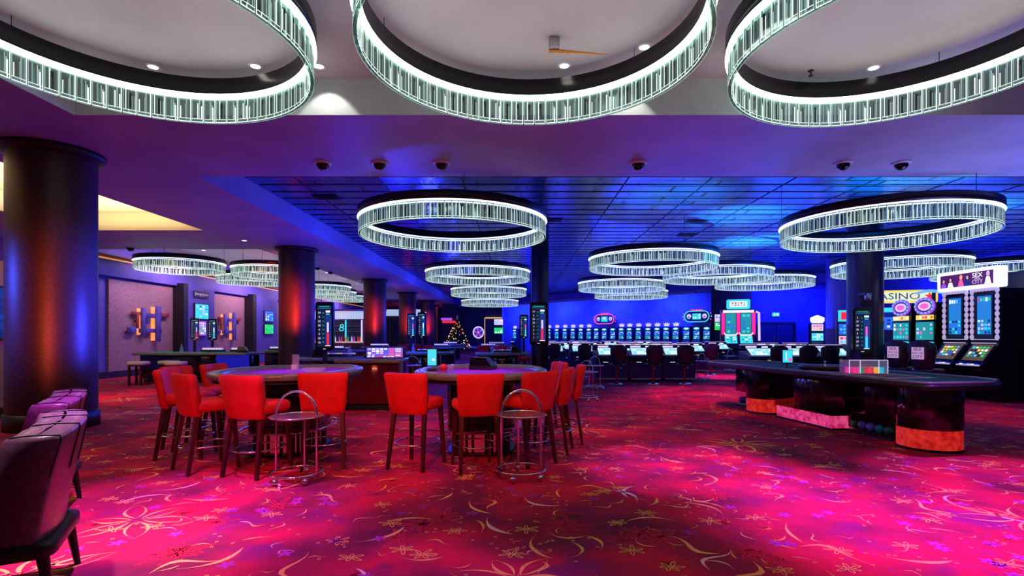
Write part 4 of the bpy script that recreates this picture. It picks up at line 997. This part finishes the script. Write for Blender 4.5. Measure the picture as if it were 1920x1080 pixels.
struct('trim_50', MB().box((16.0, 32.95, 2.25), (2.3, .14, .12), wall_d).box((14.88, 32.95, 1.1), (.12, .14, 2.2), wall_d).box((17.12, 32.95, 1.1), (.12, .14, 2.2), wall_d))

# touch screen terminals
def make_term(label):
    t = thing('gaming_terminal', label, 'gaming terminal', (0, 0, 0), 0, 'touch screen roulette terminals')
    b = MB(); prof(b, [(.0, .12), (.75, .12), (.75, .98), (.05, .86), (-.12, .84), (-.12, .78), (.0, .72)], -.52, .52, navy); b.build('console', t)
    MB().box((.0, .38, .06), (.9, .6, .12), blackm).build('plinth', t)
    b = MB(); b.M = T(0, .24, .925) @ RX(-(PI/2-.50)); panel(b, (0, -.02, 0), .86, .56, blackm); panel(b, (0, -.024, 0), .80, .48, E('screen_ice', (.5, .85, .95), 1.0)); cells(b, (0, -.028, .0), .7, .3, 6, 3, [W_, C_, L_, W_, C_], .85)
    b.build('touch_screen', t)
    b = MB(); b.box((0, .68, 1.10), (1.0, .1, .12), navy); panel(b, (-.18, .625, 1.10), .34, .06, lil_g); panel(b, (.25, .625, 1.10), .2, .04, white_g); b.box((0, .7, 1.17), (.98, .14, .012), lil_g); b.build('name_strip', t)
    b = MB(); b.box((0, -.10, .10), (.92, .03, .06), steel); b.build('kick_bar', t)
    b = MB(); disc_xz(b, (.28, -.004, .45), .035, .02, blue_g, 10); panel(b, (-.2, -.004, .62), .16, .02, lil_g); panel(b, (.1, -.004, .7), .1, .015, yel_g); b.build('lights', t)
    return t
def make_gchair(label):
    t = thing('gaming_chair', label, 'chair', (0, 0, 0), 0, 'black swivel chairs at the terminals')
    b = MB(); n = 10; rows = []
    for z, w_, yb, th_ in [(.62, .17, -.2, .03), (.72, .2, -.22, .045), (.95, .25, -.25, .04), (1.08, .255, -.27, .035), (1.13, .22, -.28, .02)]:
        row = []
        for k in range(n+1):
            u = -1+2*k/n; row.append((u*w_, yb+.07*u*u-th_, z+.05*(1-u*u)*(z > 1)))
        for k in range(n+1):
            u = 1-2*k/n; row.append((u*w_*.95, yb+.07*u*u+th_, z+.05*(1-u*u)*(z > 1)))
        rows.append(row)
    m = 2*(n+1); vs = [p for r_ in rows for p in r_]
    b.add(vs, [(k*m+i, k*m+(i+1) % m, (k+1)*m+(i+1) % m, (k+1)*m+i) for k in range(len(rows)-1) for i in range(m)], darkleather, True)
    b.add(rows[0], [tuple(range(m-1, -1, -1))], darkleather); b.add(rows[-1], [tuple(range(m))], darkleather); b.build('backrest', t)
    MB().rprism(rrect(.48, .46, .12, 5, 0, .02), .5, .62, darkleather, .04).build('seat', t)
    b = MB().tube([(-.16, -.2, .6), (-.2, -.12, .53), (-.2, .1, .52)], .012, chrome, 6); b.build('arm_bracket', t)
    MB().lathe([(.03, .07), (.03, .5)], mat('red_stem', (.4, .01, .03), .3, .3), 12).build('stem', t)
    MB().lathe([(0, 0), (.23, 0), (.22, .02), (.06, .07), (0, .07)], chrome, 20).build('foot', t)
    return t
tm = []
rows_t = [(16.9, [(3.0, 0), (4.06, 0), (5.12, 0)], 'front middle block', 0), (16.2, [(7.55, 0), (8.65, 0), (9.75, 0)], 'block behind the roulette table', 0),
          (21.0, [(1.4, 0), (2.6, 0), (4.6, 0), (5.8, 0), (7.0, 0)], 'second row', 0), (24.6, [(2.0, 0), (3.4, 0), (5.2, 0), (6.8, 0), (9.4, 0)], 'third row', 0), (20.6, [(9.9, 0), (11.1, 0)], 'row behind the roulette table block', 0),
          (29, [(1.6, 0), (3.4, 0), (5.2, 0), (7.0, 0)], 'back row', 0)]
T0 = make_term('x'); first = True; words = ['leftmost', 'second from left', 'third from left', 'fourth from left', 'fifth from left']
for Y, xl, nm, _ in rows_t:
    for i, (x, r_) in enumerate(xl):
        w_ = 'rightmost' if i == len(xl)-1 else words[i]
        lab = 'touch screen terminal, %s of the %s' % (w_, nm)
        if first: T0.location = (x, Y, 0); T0['label'] = lab; first = False
        else: dup(T0, (x, Y, 0), 0, lab)
C0 = make_gchair('x'); first = True
cl = [(3.0, 16.1, .08, 'black swivel chair, left of the three facing the front middle terminals'), (4.1, 16.1, -.05, 'black swivel chair, middle of the three facing the front middle terminals'), (5.06, 16.15, -.15, 'black swivel chair, right of the three facing the front middle terminals'),
      (7.5, 15.5, .05, 'black swivel chair behind the small cyan screen of the roulette table'), (8.35, 15.5, 0, 'black swivel chair right of the small cyan screen, middle of its row'), (9.05, 15.6, -.1, 'black swivel chair beside the thick black column, front one'),
      (9.9, 17.4, .3, 'black swivel chair behind the one beside the thick black column'), (10.1, 19.0, .1, 'black swivel chair farther back beside the thick black column'),
      (1.3, 20.0, .4, 'black swivel chair just right of the central number display'), (2.3, 18.9, .3, 'black swivel chair second right of the central number display'), (3.0, 19.8, 0, 'black swivel chair third right of the central number display'),
      (6.2, 20.1, -.2, 'black swivel chair left of the red lit twin slot machine'), (7.2, 19.8, -.2, 'black swivel chair in front of the red lit twin slot machine')]
for x, y, r_, lab in cl:
    if first: C0.location = (x, y, 0); C0.rotation_euler = (0, 0, r_); C0['label'] = lab; first = False
    else: dup(C0, (x, y, 0), r_, lab)
for x, y, lab in [(9.42, 13.05, 'black slot chair with printed back label, left one'), (9.42, 12.25, 'black slot chair with printed back label, right one')]:
    c = dup(C0, (x, y, 0), -PI/2+.45, lab, 'printed slot chairs at right', 1.14)
    b = MB(); b.box((0, -.345, .93), (.22, .01, .24), E('label_lilac', (.6, .35, .7), .8)); b.M = T(0, 0, .0); o = b.build('back_label', c)
    for k, w_ in enumerate(['SEX', 'AND THE', 'CITY']): text(w_, [.09, .045, .085][k], E('ink', (.05, .01, .08), 1), o, T(0, -.352, 1.005-.075*k) @ RX(PI/2))

# number displays (roulette boards)
def board(label, x, y, z0, h_, w_, rz=0, seed=1, stand=True, screen='tall'):
    R = random.Random(seed)
    t = thing('number_display', label, 'display board', (x, y, 0), rz, 'upright roulette number displays')
    b = MB(); b.M = T(0, 0, z0+h_/2) @ RX(PI/2); b.prism(rrect(w_, h_, w_*.14, 5), -.10, 0, black, True); b.build('housing', t)
    b = MB(); panel(b, (0, -.004, z0+h_/2), w_*.8, h_*.86, dark_g); b.build('screen', t)
    b = MB(); zt_ = z0+h_*.93
    panel(b, (0, -.008, zt_-.03*h_), w_*.6, h_*.012, green_g); panel(b, (0, -.008, zt_-.065*h_), w_*.74, h_*.01, blue_g)
    panel(b, (w_*.2, -.008, z0+h_*.80), w_*.24, h_*.04, white_g); panel(b, (w_*.2, -.008, z0+h_*.745), w_*.2, h_*.02, cyan_g)
    panel(b, (w_*.22, -.006, z0+h_*.42), w_*.34, h_*.62, dim_g)
    a, c = R.choice([(lil_g, red_g), (white_g, cyan_g), (pink_g, cyan_g)]), 0
    panel(b, (w_*.2, -.009, z0+h_*.48), w_*.11, h_*.2, a[0]); panel(b, (w_*.2, -.009, z0+h_*.24), w_*.13, h_*.26, a[1]); panel(b, (w_*.2, -.009, z0+h_*.1), w_*.3, h_*.012, white_g)
    b.build('bar_chart', t)
    nums = [R.randint(0, 36) for _ in range(16)]
    text('\n'.join('%d' % n for n in nums[:8]), h_*.058, lil_g, t, T(-w_*.28, -.012, z0+h_*.47) @ RX(PI/2), 'numbers', sl=1.5)
    text('\n'.join('%d' % n for n in nums[8:]), h_*.05, teal_g, t, T(-w_*.06, -.012, z0+h_*.47) @ RX(PI/2), 'numbers', sl=1.7)
    b = MB(); panel(b, (0, -.006, z0+h_*.035), w_*.16, h_*.012, lil_g); b.build('maker_badge', t)
    if stand: MB().box((0, .04, z0/2), (.09, .06, z0), blackm).build('post', t); MB().box((0, .04, .02), (.4, .3, .04), blackm).build('foot', t)
board('large number display in front of the second left aisle column', -4.34, 12.0, 1.12, 1.10, .40, seed=3)
board('large number display at centre, before the slim square column', .56, 14.0, 1.22, 1.12, .47, seed=4)
board('smaller number display left of the large central one', .26, 21.5, 1.36, .95, .35, seed=5)
board('left display of the farther pair between third and fourth columns', -4.1, 20.6, 1.38, .95, .32, .25, seed=6)
board('right display of the farther pair between third and fourth columns', -3.72, 20.75, 1.38, 1.0, .32, -.1, seed=7)
board('left display of the pair before the left wall televisions', -12.1, 20.0, 1.3, .82, .30, .5, seed=8)
board('right display of the pair before the left wall televisions', -11.5, 20.1, 1.3, .80, .30, .3, seed=9)
board('number display hanging on the thick black column', 9.03, 13.95, 1.0, 1.2, .5, .0, seed=10, stand=False)
t = thing('projector', 'silver spotlight camera bracket on the thick black column', 'projector', (9.1, 13.85, 2.5))
MB().box((0, .1, .05), (.2, .3, .06), blackm).build('bracket', t); MB().lathe([(0, -.12), (.07, -.12), (.09, .06), (.0, .06)], steel, 14).build('lamp_head', t)

# ------------------------------------------------------------------ card tables of the middle ground
def card_table(label, x, y, w_=1.9, d_=1.1, zt=.95, rz=0, felt=felt_g, body=lacquer, rect=False, tray=True):
    t = thing('card_table', label, 'gaming table', (x, y, 0), rz, 'gaming tables of the middle ground')
    if rect: o_ = rrect(w_, d_, .08, 3)
    else: o_ = [(w_/2*math.cos(a), d_*.5-d_*abs(math.sin(a))**.9) for a in [PI*k/24 for k in range(25)]]; o_ = [(w_/2, d_/2)]+[(-w_/2*0+w_/2*math.cos(PI*k/24), d_/2-d_*math.sin(PI*k/24)**.85) for k in range(1, 24)]+[(-w_/2, d_/2)]
    if not rect: o_ = o_[::-1]
    MB().rprism(o_, zt-.08, zt, rail_m, .03).build('padded_rail', t)
    MB().prism([(p[0]*.88, (p[1]-.0)*.86+.0) for p in o_], zt, zt+.006, felt).build('felt', t)
    MB().box((0, .05, zt/2+.02), (w_*.55 if not rect else w_*.9, d_*.5 if not rect else d_*.8, zt-.20), body, .01).build('body', t)
    MB().box((0, .05, .05), (w_*.5 if not rect else w_*.85, d_*.45 if not rect else d_*.75, .1), blackm).build('plinth', t)
    if tray:
        b = MB().box((0, d_*.30, zt+.035), (w_*.34, .2, .05), blackm); b.build('chip_tray', t)
        b = MB()
        for k in range(9):
            b.M = T(-w_*.15+w_*.3*k/8, d_*.30, zt+.07) @ RX(PI/2)
            b.lathe([(0, -.08), (.022, -.08), (.022, .08), (0, .08)], mat('chipmix_%d' % (k % 4), [(.9, .8, .85), (.8, .1, .3), (.3, .3, .9), (.9, .6, .3)][k % 4], .5, em=[(.9, .8, .9), (.8, .1, .3), (.3, .3, .9), (.9, .6, .3)][k % 4], es=.25, sample=False), 10)
        b.M = Matrix.Identity(4); b.build('chips', t)
    return t
wine = mat('wine_lacquer', (.12, .006, .01), .16, coat=.4)
card_table('dark gaming table between the two poker tables, red glossy front', -2.9, 10.7, 1.3, .9, 1.0, felt=blackm, body=wine, rect=True)
card_table('green felt card table seen left of the small cyan monitor', -2.85, 16.5, 1.7, 1.0)
card_table('green felt card table seen above the black card shoe', -.45, 16.0, 1.7, 1.0)
card_table('green felt card table beside the far left column foot', -8.6, 19.4, 1.8, 1.0, .92)
card_table('black topped gaming table below the large left number display', -4.3, 12.7, 2.1, 1.0, felt=blackm)
card_table('far gaming table below the far tree, left one', -3.45, 24.5, 2.0, 1.1)
card_table('far gaming table below the prize wheel', -1.25, 24.5, 2.0, 1.1, felt=felt_p)
card_table('far gaming table right of the third column', -6.3, 24.5, 1.9, 1.1)
card_table('far gaming table behind the left number display', -6.4, 19.0, 1.7, 1.0)
card_table('rearmost gaming table near the tree', -4.0, 32, 2.0, 1.1)
card_table('rearmost gaming table near the gold door frame', -1.2, 31, 2.0, 1.1)
t = card_table('long gaming table at left wall with blue end panel and green felt', -10.1, 17.0, 3.6, 1.2, .93, rect=True, tray=False)
MB().box((1.33, -.56, .60), (1.0, .04, .5), mat('panel_painted_blue_light', (.01, .02, .7), .5, em=(.0, .01, .6), es=.35)).build('end_panel', t)  # blue light on this face is put into its colour and glow
# equipment on the tables
def white_rack(label, x, y, z, w_=.9, rz=0):
    t = thing('card_rack', label, 'rack', (x, y, z), rz, 'lit table racks of cards and glasses')
    MB().box((0, 0, .04), (w_, .2, .06), blackm).build('base', t)
    b = MB()
    for k in range(int(w_/.08)):
        b.box((-w_/2+.05+.08*k, 0, .10), (.045, .12, .06), mat('lit_cards', (.85, .8, .85), .5, em=(.8, .6, .9), es=.5, sample=False))
    b.build('cards', t)
    MB().box((0, 0, .16), (w_, .2, .008), glass).build('lid', t)
def shoe(label, x, y, z, rz=0):
    t = thing('card_shoe', label, 'card shoe', (x, y, z), rz, 'black card shoes')
    MB().box((0, 0, .03), (.3, .22, .06), blackm).build('base', t)
    b = MB(); b.add([(-.15, -.1, .06), (.15, -.1, .06), (.15, .1, .06), (-.15, .1, .06), (-.12, -.08, .18), (.05, -.08, .18), (.05, .08, .18), (-.12, .08, .18)], [(0, 1, 5, 4), (1, 2, 6, 5), (2, 3, 7, 6), (3, 0, 4, 7), (4, 5, 6, 7)], black).build('hood', t)
for x, y, z, w_, lab in [(-9.75, 17.1, .94, .7, 'on the long left wall table, left one'), (-9.0, 17.25, .94, .5, 'beside the blue end panel of the left wall table'),
                     (-8.7, 19.5, .93, .7, 'on the green table at the far left column'), (-4.35, 16.6, .95, .01, ''), (-3.45, 24.3, .96, .7, 'on the far table below the tree'), (-1.3, 24.3, .96, .7, 'on the table below the prize wheel'),
                     (-6.3, 24.3, .96, .8, 'on the far table right of the third column'), (-4.0, 31.8, .96, .8, 'on the rearmost table near the tree'), (-1.2, 30.8, .96, .9, 'on the rearmost table near the gold frame'), (-6.4, 18.8, .96, .6, 'behind the left number display')]:
    if lab: white_rack('lit rack of cards and glasses '+lab, x, y, z, w_)
shoe('black card shoe on the long left wall table', -8.62, 16.75, .937, .2)
shoe('black card shoe on the black topped table below the left display', -4.7, 12.6, .957, .4)
shoe('black card shoe on the green table above the big shoe', -.05, 15.9, .957, .2)
t = thing('display_case', 'long lit chip display case with purple and pink contents between the poker tables', 'display case', (-2.62, 10.55, 1.007))
MB().box((0, .06, .115), (.78, .14, .22), blackm, .02).build('housing', t)
b = MB(); panel(b, (0, -.012, .115), .72, .19, E('case_glow', (.2, .12, .8), .9)); cells(b, (-.14, -.016, .125), .40, .16, 5, 4, [L_, B_, W_, U_], .9); cells(b, (.2, -.016, .125), .26, .17, 2, 4, [P_, L_, P_], .95); cells(b, (0, -.018, .035), .7, .03, 9, 1, [W_, Y_, R_, P_]); b.build('lit_window', t)
for i, (x, y, z, lab) in enumerate([(-4.05, 12.9, .957, 'clear bottle on the black topped table right of the left number display'), (-.75, 16.1, .957, 'clear bottle on the green table above the big card shoe'), (-3.2, 16.4, .957, 'clear bottle on the green table left of the small monitor'), (-10.7, 17.0, .937, 'clear bottle on the long left wall table')]):
    o = MB().lathe([(0, 0), (.05, 0), (.055, .02), (.05, .13), (.02, .19), (.018, .27), (.0, .27)], glass, 14).build('bottle', loc=(x, y, z)); tag(o, lab, 'bottle', 'bottles on the gaming tables')
dup(sd, (-2.9+.02, 14.6, 0), .1, 'small chrome side table whose arch shows left of the small cyan monitor')
# cream stools at the left wall table
def cream_stool(x, y, lab):
    t = thing('round_stool', lab, 'stool', (x, y, 0), 0, 'cream topped stools at the left wall table')
    MB().rprism(sell(.28, .26, 2.6, 28), .60, .70, cream, .035, dome=.01).build('seat', t)
    MB().prism(sell(.25, .23, 2.6, 28), .56, .60, wood).build('apron', t)
    for sx in (-1, 1):
        for sy in (-1, 1): MB().box((sx*.17, sy*.15, .28), (.05, .05, .56), wood).build('leg', t)
for x, y, lab in [(-11.15, 15.7, 'cream topped stool at the left end of the left wall table'), (-10.58, 16.2, 'cream topped stool just behind the leftmost one'), (-9.98, 15.6, 'cream topped stool at the middle of the left wall table')]: cream_stool(x, y, lab)
# red stools far away
for x, y, a, lab in [(-5.5, 26.0, 0, 'far red stool right of the third column'), (-4.9, 26.2, .3, 'far red stool beside another, left of the fourth column'), (-3.9, 23.2, 0, 'far red stool under the tree'), (-1.5, 23.2, .2, 'far red stool below the prize wheel'), (-.6, 22.6, -.4, 'far red stool left of the smaller number display'), (.15, 17.6, -1.2, 'red stool beside the slim square column')]:
    dup(s0, (x, y, 0), a, lab, 'distant red stools')

# ------------------------------------------------------------------ left wall dressing
def wall_art(label, yc, seed_px, scale=1.0):
    t = thing('wall_sculpture', label, 'wall sculpture', (-14.02, yc, 2.0), PI/2, 'backlit bar sculptures on the left wall')
    # local frame: x runs along -... after rotation local x -> world +y, local y -> world -x ; front of the wall is local -y
    art = noise_col(mat('sculpture_blue', (.12, .1, .45), .4), (.1, .08, .38), (.16, .14, .5), 4); rust = mat('sculpture_rust', (.4, .08, .05), .5)
    glow = mat('sculpture_backlight', (1, .5, .2), .5, em=(1, .30, .08), es=1.0)
    bars = [((-.42, -.02), .20, 1.02, art, .14), ((.36, -.08), .24, 1.36, art, .18), ((-1.0, -.33), .42, .2, art, .10), ((.15, .22), .9, .17, art, .11), ((.8, .28), .5, .15, rust, .08), ((-.72, .28), .5, .12, rust, .07), ((.0, -.35), 1.2, .15, art, .08), ((-.72, .0), .12, .55, rust, .12), ((-.18, .1), .14, .4, art, .1)]
    for k, ((x, z), w_, h_, m_, d_) in enumerate(bars):
        MB().box((x*scale, -.05-d_/2, z*scale), (w_*scale, .05, h_*scale), m_, .006).build('bar', t)
        if h_ > .9: MB().box((x*scale-.12*scale, -.02, z*scale), (w_*scale*.9, .012, h_*scale*.95), glow).build('backlight', t)
        MB().box((x*scale, -.02-d_/4, z*scale), (.05, d_/2+.04, .05), blackm).build('wall_bracket', t)
wall_art('backlit blue and rust bar sculpture on the nearer papered wall panel', 20.25, 0)
wall_art('backlit blue and rust bar sculpture on the farther papered wall panel', 25.8, 0, 1.0)
wall_art('backlit bar sculpture on the third papered panel, mostly behind the column', 32.6, 0, .9)
def wall_tv(label, y, z, w_, h_, pal, base, x=-13.6):
    t = thing('television', label, 'television', (x, y, z), PI/2, 'wall televisions between the papered panels')
    MB().box((0, -.03, 0), (w_+.08, .06, h_+.06), blackm).build('housing', t)
    b = MB(); panel(b, (0, -.064, 0), w_, h_, base); cells(b, (0, -.068, 0), w_*.9, h_*.85, 4, 5, pal, .8); b.build('screen', t)
wall_tv('upper wall television between first and second papered panels', 22.9, 2.50, .95, .62, [W_, C_, L_, B_], cyan_g)
wall_tv('lower wall television with green pitch between first and second papered panels', 22.9, 1.78, .6, .62, [L_, G_, U_, W_], purp_g)
wall_tv('upper wall television between second and third papered panels', 29.1, 2.52, 1.0, .55, [W_, C_, L_, B_], blue_g)
wall_tv('lower wall television with green pitch between second and third papered panels', 29.1, 1.82, 1.0, .5, [G_, C_, B_, G_], green_g)
t = thing('wall_sign', 'small sign with worn pale lettering above the first pair of wall televisions', 'sign', (-13.58, 22.9, 3.22), PI/2)
MB().box((0, -.01, 0), (1.05, .02, .28), blackm).build('plate', t)
b = MB()
for k in range(11): b.box((-.44+.088*k, -.024, .01-.02*(k in (4, 6))), (.05, .008, .14 if k in (0, 4, 6) else .08), whitep)
b.build('worn_lettering', t)
t = thing('television', 'dark television with dim blue screen at the left frame edge', 'television', (-9.25, 9.3, 1.85))
MB().box((0, 0, 0), (.9, .06, .95), blackm, .01).build('housing', t)
b = MB(); panel(b, (0, -.034, 0), .82, .87, E('deep_blue_tv', (.0, .02, .12), 1)); cells(b, (.2, -.037, 0), .4, .6, 2, 4, [D_, D_, K_]); b.build('screen', t)  # dim blue cells drawn on the dark screen

# ------------------------------------------------------------------ far left: bar, curtain, tree, wheel
t = thing('bar_counter', 'bar counter with lit top between second and third columns', 'bar counter', (-10.6, 32.5, 0))
MB().box((0, 0, .52), (4.4, .7, 1.04), wood, .02).build('counter_body', t)
MB().box((0, 0, 1.08), (4.6, .85, .07), mat('lit_counter', (.8, .5, .5), .3, em=(1, .55, .5), es=.5)).build('counter_top', t)
t = thing('bar_canopy', 'white pleated glass canopy hanging over the bar', 'canopy', (-10.6, 33.2, 2.5))
b = MB()
for k in range(44): b.box((-2.3+.105*k, 0, .25), (.08, .06, .5), mat('frosted_pleat', (.8, .85, .9), .4, em=(.55, .75, .85), es=.55, sample=False))
b.build('glass_pleats', t)
MB().box((0, 0, .56), (4.8, .5, .1), wall_b).build('rail', t)
for s_ in (-1.6, 1.6): MB().tube([(s_, 0, .6), (s_, 0, ZC-2.5)], .02, blackm, 6).build('hanger', t)
t = thing('back_bar', 'dark back bar shelf unit with blue lit posts behind the counter', 'shelf', (-10.9, 35.0, 0))
MB().box((0, .1, 1.25), (4.6, .2, 2.5), wall_d).build('back_panel', t)
for z in (1.35, 1.75, 2.1): MB().box((0, -.12, z), (4.4, .25, .03), glass).build('shelf_board', t)
for x in (-.3, .75): MB().box((x, -.2, 1.25), (.09, .05, 2.5), cyan_g if x < 0 else lil_g).build('lit_post', t)
R = random.Random(5)
cols = [('amber', (.8, .3, .05)), ('green', (.05, .5, .2)), ('clear', (.7, .8, .85)), ('violet', (.4, .1, .7)), ('red', (.7, .05, .05))]
for k in range(18):
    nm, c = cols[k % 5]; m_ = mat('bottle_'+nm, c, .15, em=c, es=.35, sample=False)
    o = MB().lathe([(0, 0), (.045, 0), (.045, .2), (.016, .26), (.016, .34), (0, .34)], m_, 10).build('bottle', loc=(-12.4+.19*k, 32.45 if k % 2 else 32.6, 1.116))
    tag(o, '%s bottle on the far bar counter, %s of its colour from left' % (nm, ['first', 'second', 'third', 'fourth'][k//5]), 'bottle', 'bar bottles, %s' % nm)
t = thing('neon_sign', 'cyan swirl neon sign above the bar bottles', 'neon sign', (-10.95, 33.2, 1.98))
b = MB(); ring_xz(b, (0, 0, -.1), .13, .1, .03, cyan_g, 16); ring_xz(b, (.03, 0, .1), .1, .09, .03, cyan_g, 16); b.build('neon_tube', t); MB().tube([(0, .03, .26), (0, .03, .52)], .01, blackm, 5).build('hanger', t)
t = thing('curtain', 'dark pleated curtain right of the third column', 'curtain', (-9.6, 41.2, 0), 0)
b = MB(); n = 60; pts = [(-2.0+4.0*k/n, .06*math.sin(k*1.6)) for k in range(n+1)]
b.add([(x, y, .05) for x, y in pts]+[(x, y, 3.0) for x, y in pts]+[(x, y+.03, 3.0) for x, y in pts]+[(x, y+.03, .05) for x, y in pts], [(k, k+1, n+2+k, n+1+k) for k in range(n)]+[(n+1+k, n+2+k, 2*n+3+k, 2*n+2+k) for k in range(n)]+[(2*n+2+k, 2*n+3+k, 3*n+4+k, 3*n+3+k) for k in range(n)], mat('curtain_cloth', (.02, .015, .04), .8), True); b.build('cloth', t)
b = MB().box((0, 0, 3.25), (4.2, .2, .5), mat('frosted_pleat')); b.build('pelmet', t)
t = thing('christmas_tree', 'decorated Christmas tree with gold lights at the far end', 'Christmas tree', (-5.3, 47.0, 0))
b = MB(); R = random.Random(9); fir = mat('fir_green', (.02, .06, .03), .7)
for lv in range(9):
    z = .35+lv*.30; r_ = 1.15*(1-lv/9.6)
    for k in range(22):
        a = 2*PI*k/22+lv*.4+R.uniform(-.1, .1); rr_ = r_*R.uniform(.8, 1.1); c_, s_ = math.cos(a), math.sin(a); wdt = .13*(1-lv/12)
        b.add([(0, 0, z+.38), (c_*rr_-s_*wdt, s_*rr_+c_*wdt, z+R.uniform(-.05, .05)), (c_*rr_*1.08, s_*rr_*1.08, z-.09), (c_*rr_+s_*wdt, s_*rr_-c_*wdt, z)], [(0, 1, 2, 3), (3, 2, 1, 0)], fir)
b.build('branches', t); MB().lathe([(.08, 0), (.06, .6)], wood, 8).build('trunk', t)
b = MB()
for k in range(160):
    u = R.random()**1.3; a = R.uniform(0, 2*PI); r_ = 1.2*(1-u)+.03; b.sphere((r_*math.cos(a), r_*math.sin(a), .35+2.65*u), .04, [yel_g, orange_g, red_g, E('gold', (.9, .6, .15), .8), white_g][k % 5], 6, 4)
b.build('fairy_lights', t, kind='stuff'); b = MB(); b.add([((.2 if k % 2 == 0 else .08)*math.sin(PI*k/5), -.02, 3.15+(.2 if k % 2 == 0 else .08)*math.cos(PI*k/5)) for k in range(10)]+[((.2 if k % 2 == 0 else .08)*math.sin(PI*k/5), .02, 3.15+(.2 if k % 2 == 0 else .08)*math.cos(PI*k/5)) for k in range(10)], [tuple(range(9, -1, -1)), tuple(range(10, 20))]+[(k, (k+1) % 10, 10+(k+1) % 10, 10+k) for k in range(10)], gold); b.build('star', t)
t = thing('neon_sign', 'red and violet neon sign behind the Christmas tree', 'neon sign', (-6.2, 49.0, 2.75))
b = MB().box((0, 0, 0), (1.4, .1, .22), red_g, .02); b.build('red_bar', t); MB().box((-.3, 0, .25), (1.0, .1, .22), purp_g, .02).build('violet_bar', t); MB().box((0, .06, -.4), (1.5, .04, 4.0-.0), wall_d).build('backing', t)
t = thing('prize_wheel', 'violet rimmed prize wheel on a stand right of the Christmas tree', 'prize wheel', (-3.25, 44.5, 0))
b = MB(); ring_xz(b, (0, 0, 1.75), .42, .46, .06, lil_g, 26); b.build('rim', t)
b = MB()
for k in range(16):
    a0, a1 = 2*PI*k/16, 2*PI*(k+1)/16; b.add([(0, -.01, 1.75), (.4*math.cos(a0), -.01, 1.75+.44*math.sin(a0)), (.4*math.cos(a1), -.01, 1.75+.44*math.sin(a1))], [(0, 1, 2)], [dim_g, purp_g, E('wine', (.2, .01, .05), 1)][k % 3])
disc_xz(b, (0, -.03, 1.75), .07, .07, lil_g, 10); b.build('wheel_face', t); MB().box((0, .06, .75), (.16, .1, 1.5), blackm).build('stand', t); MB().box((0, .06, .03), (.6, .5, .06), blackm).build('foot', t)
# door frame with gold trim, posts
struct('door_3', MB().box((-2.35, 55.9, 1.55), (1.9, .1, 3.1), wall_d))
struct('trim_60', MB().box((-3.4, 55.8, 1.7), (.12, .12, 3.4), gold).box((-2.35, 55.8, 3.35), (2.0, .12, .12), E('gold_led', (.9, .55, .15), .9)).box((-3.4, 55.72, 1.7), (.05, .04, 3.3), E('gold_led', (.9, .55, .15), .9)))
struct('trim_61', MB().box((-8.0, 50.0, 2.1), (.35, .3, 4.2), mat('lilac_post', (.5, .35, .7), .5)))
struct('trim_62', MB().box((-7.55, 50.0, 2.1), (.2, .3, 4.2), mat('orange_post', (.5, .22, .08), .5)))
for z, c, pal, lab in [(2.75, lil_g, [W_, C_, L_], 'pale television right of the prize wheel'), (1.95, green_g, [G_, G_, W_], 'green television below the pale one, right of the prize wheel')]:
    t = thing('television', lab, 'television', (-1.75, 49.8, z)); MB().box((0, 0, 0), (.9, .08, .62), blackm).build('housing', t)
    b = MB(); panel(b, (0, -.045, 0), .82, .54, c); cells(b, (0, -.05, 0), .7, .45, 3, 3, pal); b.build('screen', t)
    MB().box((0, .07+(.1 if z > 2.5 else 0), -z/2), (.12, .06, z), blackm).build('post', t)
    if z > 2.5: MB().box((0, .1, 0), (.1, .14, .1), blackm).build('bracket', t)
# cornice in front of the blue back wall
b = MB(); p0 = Vector((-1.3, 52))-nrm*2.2; p1 = Vector((13.1, 36))-nrm*2.2
b.prism([(p0.x-4.5, p0.y+.5), (p0.x, p0.y), (p1.x, p1.y), (p1.x+nrm.x*.3, p1.y+nrm.y*.3), (p0.x+nrm.x*.3, p0.y+nrm.y*.3), (p0.x-4.5, p0.y+.8)], ZS-.16, ZS, fas_b); struct('trim_70', b)
